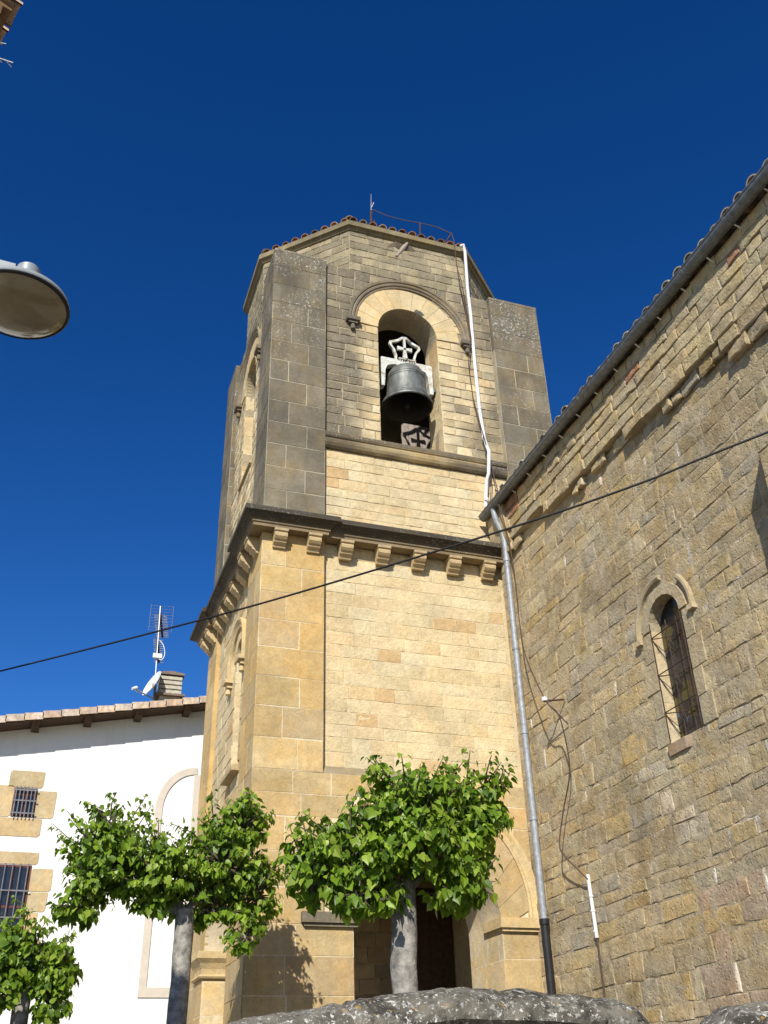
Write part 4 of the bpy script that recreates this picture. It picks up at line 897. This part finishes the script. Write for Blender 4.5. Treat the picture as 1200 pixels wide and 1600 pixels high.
def house_window(x0, x1, z0, z1, stones, nb, rails, frame):
    wd = MB(); wd.box(x0, x1, HY - .0115, HY - .006, z0, z1); wi = wd.build("window", M['glass_dark'], house)
    s = MB()
    for (a0, a1, b0, b1) in stones:
        ch = .05; pts = [(a0, b0), (a1 - ch, b0), (a1, b0 + ch), (a1, b1 - .01), (a1 - .02, b1), (a0 + ch, b1), (a0, b1 - ch)]
        s.prism([(u + rnd.uniform(-.008, .008), HY - .014, v) for u, v in pts], (0, 1, 0), .06, (*vary((.47, .37, .215), rnd, .1), .15))
    s.build("stone_surround", M['ashlar'], wi)
    f = MB()
    for u in frame: f.box(u - .03, u + .03, HY - .022, HY - .012, z0, z1)
    f.box(x0, x1, HY - .021, HY - .0125, z0, z0 + .05); f.box(x0, x1, HY - .021, HY - .0125, (z0 + z1) / 2 + .15, (z0 + z1) / 2 + .2); f.box(x0, x1, HY - .021, HY - .0125, z1 - .05, z1)
    f.build("frame", M['window_wood'], wi)
    g = MB()
    for k in range(nb): u = x0 + (x1 - x0) * (k + .5) / nb; g.tube([(u, HY - .085, z0 - .02), (u, HY - .085, z1 + .02)], .014, 6)
    for zz in rails: g.box(x0 - .02, x1 + .02, HY - .092, HY - .078, zz - .014, zz + .014)
    g.build("grille", M['grille'], wi)
house_window(-.55, -.05, 7.45, 8.10, [(-.70, .06, 8.12, 8.50), (-.055, .38, 7.44, 8.06), (-1.1, -.56, 7.44, 8.14), (-1.1, .14, 7.02, 7.42)], 6, (7.52, 7.8, 8.04), [-.52, -.3, -.08])
house_window(-1.35, .08, 4.3, 6.40, [(-1.8, .2, 6.42, 6.68), (.085, .55, 5.86, 6.34), (.085, .5, 5.44, 5.84), (.085, .36, 4.9, 5.42), (.085, .5, 4.3, 4.88), (-1.8, .3, 3.9, 4.28)], 9, (4.5, 5.3, 5.85), [-1.3, -.9, -.3, .05])
b = MB(); HB = HY - .03
BX, BZ, BRo, BRi = 3.60, 7.80, .94, .77
arc = [(BX + BRo * math.cos(a), BZ + (BRo + .12) * math.sin(a)) for a in [math.pi / 2 + math.pi / 2 * i / 14 for i in range(15)]]
arci = [(BX + BRi * math.cos(a), BZ + (BRi + .12) * math.sin(a)) for a in [math.pi / 2 + math.pi / 2 * i / 14 for i in range(15)]]
for i in range(14): b.prism([(u, HB, v) for u, v in (arc[i], arc[i + 1], arci[i + 1], arci[i])], (0, 1, 0), .05)
b.prism([(BX - BRo, HB, 3.76), (BX - BRi, HB, 3.76), (BX - BRi, HB, BZ), (BX - BRo, HB, BZ)], (0, 1, 0), .05)
b.box(BX - BRi, 5.2, HB, HB + .05, 3.76, 3.96); b.box(BX - .07, BX + .13, HB + .001, HB + .05, 3.97, BZ + BRi + .11)
b.build("blind_arch", M['plaster_band'], house)
# chimney
ch = MB(); CX, CY, CZ = 2.80, 24.6, 10.60
ch.box(CX - .26, CX + .26, CY - .26, CY + .26, CZ - .6, CZ + .16)
for k in range(4):
    z = CZ + .245 + k * .125; ch.box(CX - .28, CX + .28, CY - .28, CY + .28, z, z + .088); 
cho = ch.build("chimney", M['concrete'], rf)
ch = MB(); ch.box(CX - .37, CX + .37, CY - .37, CY + .37, CZ + .16, CZ + .215); ch.box(CX - .2, CX + .2, CY - .2, CY + .2, CZ + .215, CZ + .76); ch.box(CX - .33, CX + .33, CY - .33, CY + .33, CZ + .74, CZ + .79)
ch.prism([(CX - .33, CY - .33, CZ + .79), (CX + .33, CY - .33, CZ + .79), (CX, CY - .33, CZ + .84)], (0, 1, 0), .66); ch.build("cap", M['concrete_dark'], cho)
# television mast and dish
ant = thing("television_antenna", "tall thin television antenna mast on the white house roof", "antenna", (2.42, 24.4, 10.6))
AX, AY = 2.40, 24.4
a = MB(); a.tube([(AX + .02, AY, 10.4), (AX - .06, AY, 13.3)], .016, 8); a.build("mast", M['antenna'], ant)
def yagi(zc, L, n, half, dirv):
    a = MB(); d = Vector(dirv).normalized(); o = Vector((AX - .05, AY, zc)); a.tube([o, o + d * L], .03, 6, mat=0); s = Vector((d.y, -d.x, 0)).normalized()
    for k in range(n): p = o + d * (L * (.15 + .85 * k / (n - 1))); a.tube([p - s * half, p + s * half], .011, 5, mat=1); a.tube([p - s * half + Vector((0, 0, .05)), p + s * half * .6 + Vector((0, 0, .05))], .008, 4, mat=1)
    return a.build("aerial", [M['cable'], M['antenna']], ant)
yagi(13.12, 1.25, 14, .17, (.20, 1, -.14)); yagi(12.42, 1.2, 12, .12, (.18, 1, -.22))
a = MB()
for i in range(9): a.tube([(AX - .30, AY + .1, 12.62 + i * .09), (AX + .30, AY + .02, 12.62 + i * .09)], .004, 4)
for u in (-.30, .30): a.tube([(AX + u, AY + .06, 12.6), (AX + u, AY + .06, 13.36)], .006, 4)
a.build("reflector", M['antenna'], ant)
a = MB(); a.box(AX - .13, AX + .10, AY - .09, AY - .02, 11.78, 11.9); a.tube(smooth([(AX + .0, AY - .04, 12.3), (AX + .12, AY - .04, 12.15), (AX + .17, AY - .05, 11.9), (AX + .1, AY - .06, 11.74), (AX, AY - .05, 11.78)]), .012, 6); a.build("amplifier", M['white_pipe'], ant)
dish = thing("satellite_dish", "pale satellite dish beside the chimney on the white house roof", "satellite dish", (2.32, 24.35, 10.6))
a = MB(); ax = Vector((-.86, -.30, .40)).normalized(); dc = Vector((2.33, 24.25, 11.02))
prof = [(.36 * i / 8, .09 * (i / 8) ** 2) for i in range(9)]; a.lathe(prof + [(.37, .09), (.37, .075)] + [(r, h - .015) for r, h in reversed(prof[1:])], dc - ax * .05, 32, ax); a.build("reflector", M['dish'], dish)
a = MB(); lo = dc + Vector((.02, 0, -.38)); hd = Vector((1.86, 24.0, 10.76)); a.tube([lo, hd], .022, 6); a.tube([dc, (2.41, 24.4, 11.0)], .04, 6); a.tube([(2.41, 24.4, 10.3), (2.41, 24.4, 11.1)], .03, 8); a.tube([(2.41, 24.4, 10.85), (2.7, 24.5, 10.85)], .025, 6); a.tube(smooth([hd, hd + Vector((.1, 0, -.1)), hd + Vector((.25, .1, -.06))]), .008, 5); a.build("arm", M['lamp_grey'], dish)
a = MB(); dd_ = (dc - hd).normalized(); a.tube([hd - dd_ * .06, hd + dd_ * .08], [.035, .05], 10); a.build("receiver", M['dish'], dish)

# ================================================================= trees
GREENS = [(.145, .24, .016), (.115, .20, .015), (.175, .275, .022), (.08, .145, .016), (.22, .32, .03), (.26, .345, .045)]
LEAF = [(0, .03), (.20, -.02), (.40, .10), (.47, .28), (.40, .42), (.44, .56), (.30, .66), (.17, .82), (0, 1.05)]
def leaf(mb, p, d, nrm, size, r):
    d = Vector(d).normalized(); nrm = Vector(nrm); nrm = (nrm - d * nrm.dot(d))
    if nrm.length < 1e-3: nrm = d.orthogonal()
    nrm.normalize(); s = d.cross(nrm); fold = r.uniform(.12, .4); curl = r.uniform(.1, .5); wd = r.uniform(.8, 1.05)
    c = r.choice(GREENS); k = r.uniform(.8, 1.25); c = (c[0] * k, c[1] * k, c[2] * k, 0)
    verts = []; n = len(LEAF)
    for sx in (-1, 1):
        for x, y in LEAF: verts.append(Vector(p) + (s * (sx * x * wd) + d * y - nrm * (curl * y * y * .6) + nrm * (abs(x) * fold) ) * size)
    for t in (.25, .55): verts.append(Vector(p) + (d * t - nrm * curl * t * t * .6) * size)
    A, B = 2 * n, 2 * n + 1; f = []
    for sx in (0, 1):
        o = sx * n; q = [(o, o + 1, A), (o + 1, o + 2, A), (o + 2, o + 3, A), (o + 3, o + 4, B, A), (o + 4, o + 5, B), (o + 5, o + 6, B), (o + 6, o + 7, B), (o + 7, o + 8, B)]
        f += [tuple(reversed(t)) for t in q] if sx else q
    mb.add(verts, f, c, 0, True)
def make_tree(name, label, base, r0, fork_z, lobes, n_shoot, lsize, seed, limb_r=.07, lean=(0, 0), r1=None):
    r = random.Random(seed); t = thing(name, label, "tree", base, group="pollarded street trees"); bx, by, _ = base; r1 = r1 or r0 * .85
    a = MB(); npt = 14
    a.tube([(bx + lean[0] * (i / npt) + .02 * nz(i * .6, seed, 0), by + lean[1] * i / npt, fork_z * i / npt) for i in range(npt + 1)], [r0 * 1.25 - (r0 * 1.25 - r1) * min(1, i / 5) if i < 5 else r1 * (1 + .05 * nz(i, seed, 2)) for i in range(npt + 1)], 18, jit=.10)
    a.build("trunk", M['bark'], t)
    top = Vector((bx + lean[0], by + lean[1], fork_z - .08)); lm = MB(); lv = MB(); tw = MB()
    for (c, rad, wgt) in lobes:
        c = Vector(c); rad = Vector(rad)
        main = wgt >= .9; o_ = top if main else min((Vector(l[0]) for l in lobes if l[2] >= .9), key=lambda q: (q - c).length) - Vector((0, 0, .08)); lk = 1 if main else .3; mid = o_.lerp(c, .55) + Vector((r.uniform(-.06, .06), r.uniform(-.1, .1), -.03)); lm.tube([o_, mid, c - Vector((0, 0, rad.z * .25))], [limb_r * 1.5 * lk, limb_r * 1.0 * lk, limb_r * .7 * lk], 10, jit=.25)
        for k in range(int(n_shoot * wgt)):
            while True:
                u = Vector((r.gauss(0, 1), r.gauss(0, 1), r.gauss(0, 1)))
                if u.length > .1: break
            u.normalize()
            if u.z < -.55: u.z *= .6
            rr = r.uniform(.55, 1.0) ** .8
            wild = u.z > .1 and r.random() < .20
            if wild: rr = r.uniform(1.0, 1.22); u.z = abs(u.z) + .25
            s0 = c + Vector((u.x * rad.x, u.y * rad.y, u.z * rad.z)) * .15 - Vector((0, 0, rad.z * .15)); e = c + Vector((u.x * rad.x, u.y * rad.y, u.z * rad.z)) * rr
            bend = Vector((0, 0, .10 * rad.z)) if u.z > -.2 else Vector((0, 0, -.05)); pm = s0.lerp(e, .55) + bend * .6 + Vector((r.uniform(-1, 1), r.uniform(-1, 1), r.uniform(-1, 1))) * .06
            pts = [s0, pm, e]; tw.tube(pts, [.013, .009, .004], 5)
            nl = max(6, int((e - s0).length / lsize * 2.3) + 3)
            for q in range(nl):
                tt = .30 + .70 * (q + r.random() * .6) / nl; tt = min(tt, 1.); p = s0.lerp(pm, tt / .55) if tt < .55 else pm.lerp(e, (tt - .55) / .45)
                rnd_d = Vector((r.gauss(0, 1), r.gauss(0, 1), r.gauss(0, .5))).normalized(); outw = (p - c).normalized() if (p - c).length > .01 else u
                pet = (rnd_d * .7 + outw * .6 + Vector((0, 0, .1))).normalized(); lp = p + pet * lsize * r.uniform(.35, .8)
                ld = (pet * .55 + Vector((0, 0, -r.uniform(.5, 1.5))) + rnd_d * .35); ln_ = outw * .8 + Vector((0, 0, .8)) + Vector((r.gauss(0, .5), r.gauss(0, .5), r.gauss(0, .4)))
                sz = lsize * r.uniform(.6, 1.2) * (.66 if tt > .9 else 1) * (.8 if wild else 1)
                leaf(lv, lp, ld, ln_, sz, r); 
    lm.build("limbs", M['bark'], t); tw.build("twigs", M['twig'], t); lv.build("crown", M['leaf'], t)
    return t
make_tree("pollarded_tree", "pollarded tree with a broad leafy head in front of the porch arch", (3.29, 9.0, 0), .135, 3.4,
    [((2.80, 9.0, 3.62), (.52, .52, .46), 1.0), ((3.40, 8.9, 3.88), (.66, .64, .56), 1.5), ((3.96, 9.1, 3.92), (.50, .55, .56), 1.1), ((3.55, 9.0, 4.06), (.62, .5, .40), .8), ((2.48, 9.0, 3.42), (.36, .4, .36), .5), ((4.18, 9.0, 4.16), (.36, .4, .36), .5), ((3.82, 8.85, 3.38), (.46, .4, .34), .55), ((2.88, 8.85, 3.30), (.45, .36, .34), .55), ((3.4, 8.6, 3.62), (.5, .3, .3), .5)], 84, .098, 11, limb_r=.045, lean=(.05, 0))
make_tree("pollarded_tree", "pollarded tree forking into two leafy lobes before the tower corner", (1.97, 13.3, 0), .14, 3.8,
    [((.95, 13.3, 4.34), (.66, .6, .68), 1.2), ((1.62, 13.2, 4.22), (.62, .6, .50), 1.1), ((2.42, 13.3, 4.46), (.66, .62, .62), 1.3), ((2.66, 13.25, 4.92), (.44, .42, .40), .55), ((.68, 13.3, 3.88), (.44, .45, .42), .55), ((2.88, 13.3, 4.08), (.38, .4, .5), .6), ((2.34, 13.4, 3.92), (.60, .34, .40), .7), ((1.65, 13.35, 3.94), (.5, .34, .30), .55), ((.9, 13.2, 4.85), (.3, .3, .25), .25), ((2.75, 13.25, 3.55), (.30, .3, .34), .25),], 90, .100, 23, limb_r=.05)
make_tree("pollarded_tree", "small pollarded tree at the lower left below the barred windows", (.19, 15.0, 0), .13, 3.05,
    [((.06, 15.0, 3.42), (.60, .55, .52), 1.3), ((.58, 15.0, 3.22), (.38, .42, .38), .75), ((-.35, 15.0, 3.3), (.5, .5, .44), .9), ((.56, 14.9, 2.88), (.30, .32, .28), .4), ((-.1, 14.8, 3.0), (.45, .4, .28), .5)], 80, .104, 37, limb_r=.05)

# ================================================================= garden wall in front
def coping(pts, w_, h, seed, name, label):
    """pts: (x, y, top z).  lumpy half-round coping stones on a rubble wall"""
    t = thing(name, label, "wall", (pts[0][0], pts[0][1], 0))
    a = MB(); P = []
    for i in range(len(pts) - 1):
        n = max(2, int((Vector(pts[i + 1]) - Vector(pts[i])).length / .03))
        for k in range(n): P.append(Vector(pts[i]).lerp(Vector(pts[i + 1]), k / n))
    P.append(Vector(pts[-1])); S = 22; v = []; cols = []
    for i, p in enumerate(P):
        e0 = min(i, len(P) - 1 - i) * .03; endk = min(1, math.sqrt(max(0.02, 1 - (1 - min(1, e0 / .2)) ** 2)))
        jn = abs(((p.x + .13 * seed) / .82) % 1 - .5) * 2; jd = .03 * clamp((jn - .95) / .05)
        for k in range(S):
            al = -.25 + (math.pi + .5) * k / (S - 1); cx_ = math.cos(al); sz_ = math.sin(al)
            dn = .012 * nz(p.x * 2.3 + cx_, p.y * 3 + seed, sz_ * 2) + .009 * nz(p.x * 7 + cx_ * 2, seed + 4, sz_ * 3) + .010 * nz(p.x * 13, cx_ * 5, sz_ * 5 + seed) + .004 * nz(p.x * 30, cx_ * 12, sz_ * 12 + seed)
            yy = -(w_ / 2) * cx_ * endk; zz = max(sz_, -.22) * h * endk
            if sz_ < -.1: yy *= .86
            nrm = Vector((0, -cx_, max(sz_, 0))); q = p + Vector((0, yy, zz - h)) + nrm * (dn - jd); v.append(q)
            c = mixc((.11, .10, .08), (.2, .185, .15), clamp(.5 + nz(q.x * 7, q.y * 7, q.z * 7)))
            cols.append((*c, .6))
    f = [(i * S + k, i * S + k + 1, (i + 1) * S + k + 1, (i + 1) * S + k) for i in range(len(P) - 1) for k in range(S - 1)]
    f += [tuple(range(S - 1, -1, -1)), tuple((len(P) - 1) * S + k for k in range(S))]
    a.add(v, f, (0, 0, 0, 0), 0, True, cols); a.build("coping", M['lichen'], t)
    b = MB(); x0, x1 = pts[0][0] + .06, pts[-1][0] - .1; y0 = pts[0][1]; ztop = min(p[2] for p in pts[1:-1]) - h * 1.0
    zt = lambda x: max(.5, (next((pts[i][2] + (pts[i + 1][2] - pts[i][2]) * (x - pts[i][0]) / (pts[i + 1][0] - pts[i][0]) for i in range(len(pts) - 1) if pts[i][0] <= x <= pts[i + 1][0]), 1.9)) - h - .005)
    xs = [x0 + (x1 - x0) * i / 10 for i in range(11)]
    b.prism([(x0, y0 - w_ / 2 + .06, 0), (x1, y0 - w_ / 2 + .06, 0)] + [(x, y0 - w_ / 2 + .06, zt(x)) for x in reversed(xs)], (0, 1, 0), w_ - .12, (.2, .17, .13, .5))
    masonry(b, (0, y0 - w_ / 2 + .06, 0), (1, 0, 0), (0, 0, 1), NF, courses(.1, 1.72, .2, .2), lambda p, q: [(x0, x1)], (.2, .45), gap=.02, proud=(.0, .015), jit=.012, colfn=lambda p, r: (*vary((.22, .19, .14), r, .25), .5), rough=.012)
    b.build("wall_body", M['lichen'], t); return t
coping([(-2.6, 5.0, 1.70), (.2, 5.0, 1.84), (.9, 5.0, 1.935), (1.26, 5.0, 1.99), (1.55, 5.0, 2.04), (2.04, 5.0, 2.095), (2.5, 5.0, 2.085), (3.02, 5.0, 2.045), (3.17, 5.0, 2.01)], .46, .14, 1, "garden_wall", "low stone wall with rounded lichen covered coping below the porch tree")
coping([(3.50, 5.0, 1.95), (3.7, 5.0, 2.02), (4.0, 5.0, 2.045), (4.6, 5.0, 2.06), (6.2, 5.0, 2.07), (7.6, 5.0, 2.07)], .46, .15, 5, "garden_wall", "short stone wall end with dark lichened coping against the church wall")

# ================================================================= street lamp, eaves corner, bird
LC = Vector((-.468, 4.035, 5.105)); lamp = thing("street_lamp", "grey bowl shaped street lamp on an arm at the left edge", "street lamp", LC)
a = MB(); a.lathe([(.246, .0), (.25, .010), (.244, .03), (.22, .05), (.17, .07), (.11, .082), (.0, .085)], LC, 48); sh = a.build("lamp_shade", M['lamp_grey'], lamp)
a = MB(); a.lathe([(.244, .006), (.251, .0), (.253, -.008), (.246, -.014), (.236, -.012)], LC, 48); a.build("gasket", M['gasket'], sh)
a = MB(); a.lathe([(.238, -.010), (.215, -.026), (.15, -.045), (.08, -.054), (.0, -.057)], LC, 48); a.build("lens", M['lens'], lamp)
a = MB(); a.lathe([(.058, .12), (.058, .235), (.05, .245), (0, .247)], LC + Vector((.012, 0, .012)), 32); a.lathe([(.07, .07), (.072, .11), (.058, .135)], LC, 32, mat=1); a.build("collar", [M['lamp_grey'], M['rust']], lamp)
a = MB(); a.prism([(LC.x - .05, LC.y - .04, LC.z + .16), (LC.x - .05, LC.y - .04, LC.z + .235), (LC.x - 2.6, LC.y - .04, LC.z + .41), (LC.x - 2.6, LC.y - .04, LC.z + .33)], (0, 1, 0), .08); a.build("arm", M['lamp_grey'], lamp)
# house whose eaves corner pokes in at the top left
C0 = Vector((-.985, 4.52, 8.13)); e1 = Vector((-.36, .93, 0)).normalized(); e2 = Vector((-.93, -.36, 0)).normalized()
nb = thing("eaves_house", "brown timber eaves corner with pale tiles at the top left", "house", (C0.x - 2, C0.y, 0))
def Q(s, t, z): return C0 + e1 * s + e2 * t + Vector((0, 0, z))
a = MB(); a.prism([Q(0, 0, 0), Q(2.6, 0, 0), Q(2.6, 4, 0), Q(0, 4, 0)], (0, 0, 1), .05)
for k in range(6): a.prism([Q(.0 + k * .4, .06, -.09), Q(.09 + k * .4, .06, -.09), Q(.09 + k * .4, 3.5, -.09), Q(.0 + k * .4, 3.5, -.09)], (0, 0, 1), .088)
a.build("soffit", M['wood_brown'], nb)
a = MB(); a.prism([Q(.7, .7, -8.14), Q(2.3, .7, -8.14), Q(2.3, 4, -8.14), Q(.7, 4, -8.14)], (0, 0, 1), 8.13); a.build("wall", M['whitewash'], nb)
a = MB()
for k in range(10): barrel(a, Q(.06 + k * .25, -.05, .06), e2 + Vector((0, 0, .1)), Vector((0, 0, 1)), .5, .11, .1, col=(*vary((.5, .38, .3), rnd, .15), .2))
a.prism([Q(-.02, .0, .051), Q(2.6, .0, .051), Q(2.6, 4, .45), Q(-.02, 4, .45)], (0, 0, 1), .03, (.4, .28, .2, .2)); a.build("tiled_roof", M['tile'], nb)
ya = thing("small_antenna", "tips of a small comb shaped antenna just under the timber eaves", "antenna", Q(.75, .68, -.3))
a = MB(); o = Vector((-.985, 4.41, 7.545)); a.tube([o + Vector((-.25, .05, 0)), o + Vector((.12, .0, -.10))], .005, 5)
for k in range(5): p = o + Vector((-.16 + k * .062, .02, -.02 - k * .018)); a.tube([p + Vector((-.03, .02, .06)), p + Vector((.03, -.02, -.055))], .0035, 5)
o2 = o + Vector((.0, 0, .10)); a.tube([o2 + Vector((-.2, .05, 0)), o2 + Vector((.05, 0, -.03))], .004, 5)
for k in range(3): p = o2 + Vector((-.12 + k * .06, .01, -.01)); a.tube([p + Vector((-.03, .02, .05)), p + Vector((.03, -.02, -.05))], .005, 5)
a.build("aerial", M['zinc_dark'], ya)
a = MB(); a.tube([o + Vector((-.25, .05, .2)), o + Vector((-.25, .05, -.1))], .012, 6); a.tube([o + Vector((-.25, .05, .0)), Q(.72, .75, -.25)], .012, 6); a.build("bracket", M['zinc'], ya)
# bird in flight
BP = Vector((5.68, 14.0, 17.46)); bird = thing("flying_bird", "small brown bird flying past the top of the tower", "bird", BP)
a = MB(); a.tube([BP + Vector(q) for q in ((.15, .02, .27), (.13, .02, .23), (.10, .01, .17), (.05, 0, .08), (-.01, 0, -.03), (-.06, 0, -.12), (-.10, 0, -.19), (-.14, 0, -.27))], [.004, .028, .036, .048, .052, .04, .026, .030], 10); a.build("body", M['bird_mat'], bird)
for s, tip, mid in ((-1, (-.36, -.05, -.10), (-.17, -.06, .06)), (1, (.34, .06, .10), (.19, .05, .16))):
    a = MB(); p0 = BP + Vector((.08, 0, .14)); p1 = BP + Vector((-.03, 0, -.06)); mm = BP + Vector(mid); tt = BP + Vector(tip)
    q = [p0, mm + Vector((.01, 0, .06)), mm.lerp(tt, .6) + Vector((0, 0, .05)), tt, mm.lerp(tt, .5) + Vector((0, 0, -.06)), mm + Vector((-.02, 0, -.11)), p1]; a.prism(q, (0, 1, 0), .012); a.build("wing", M['wing_mat'], bird)
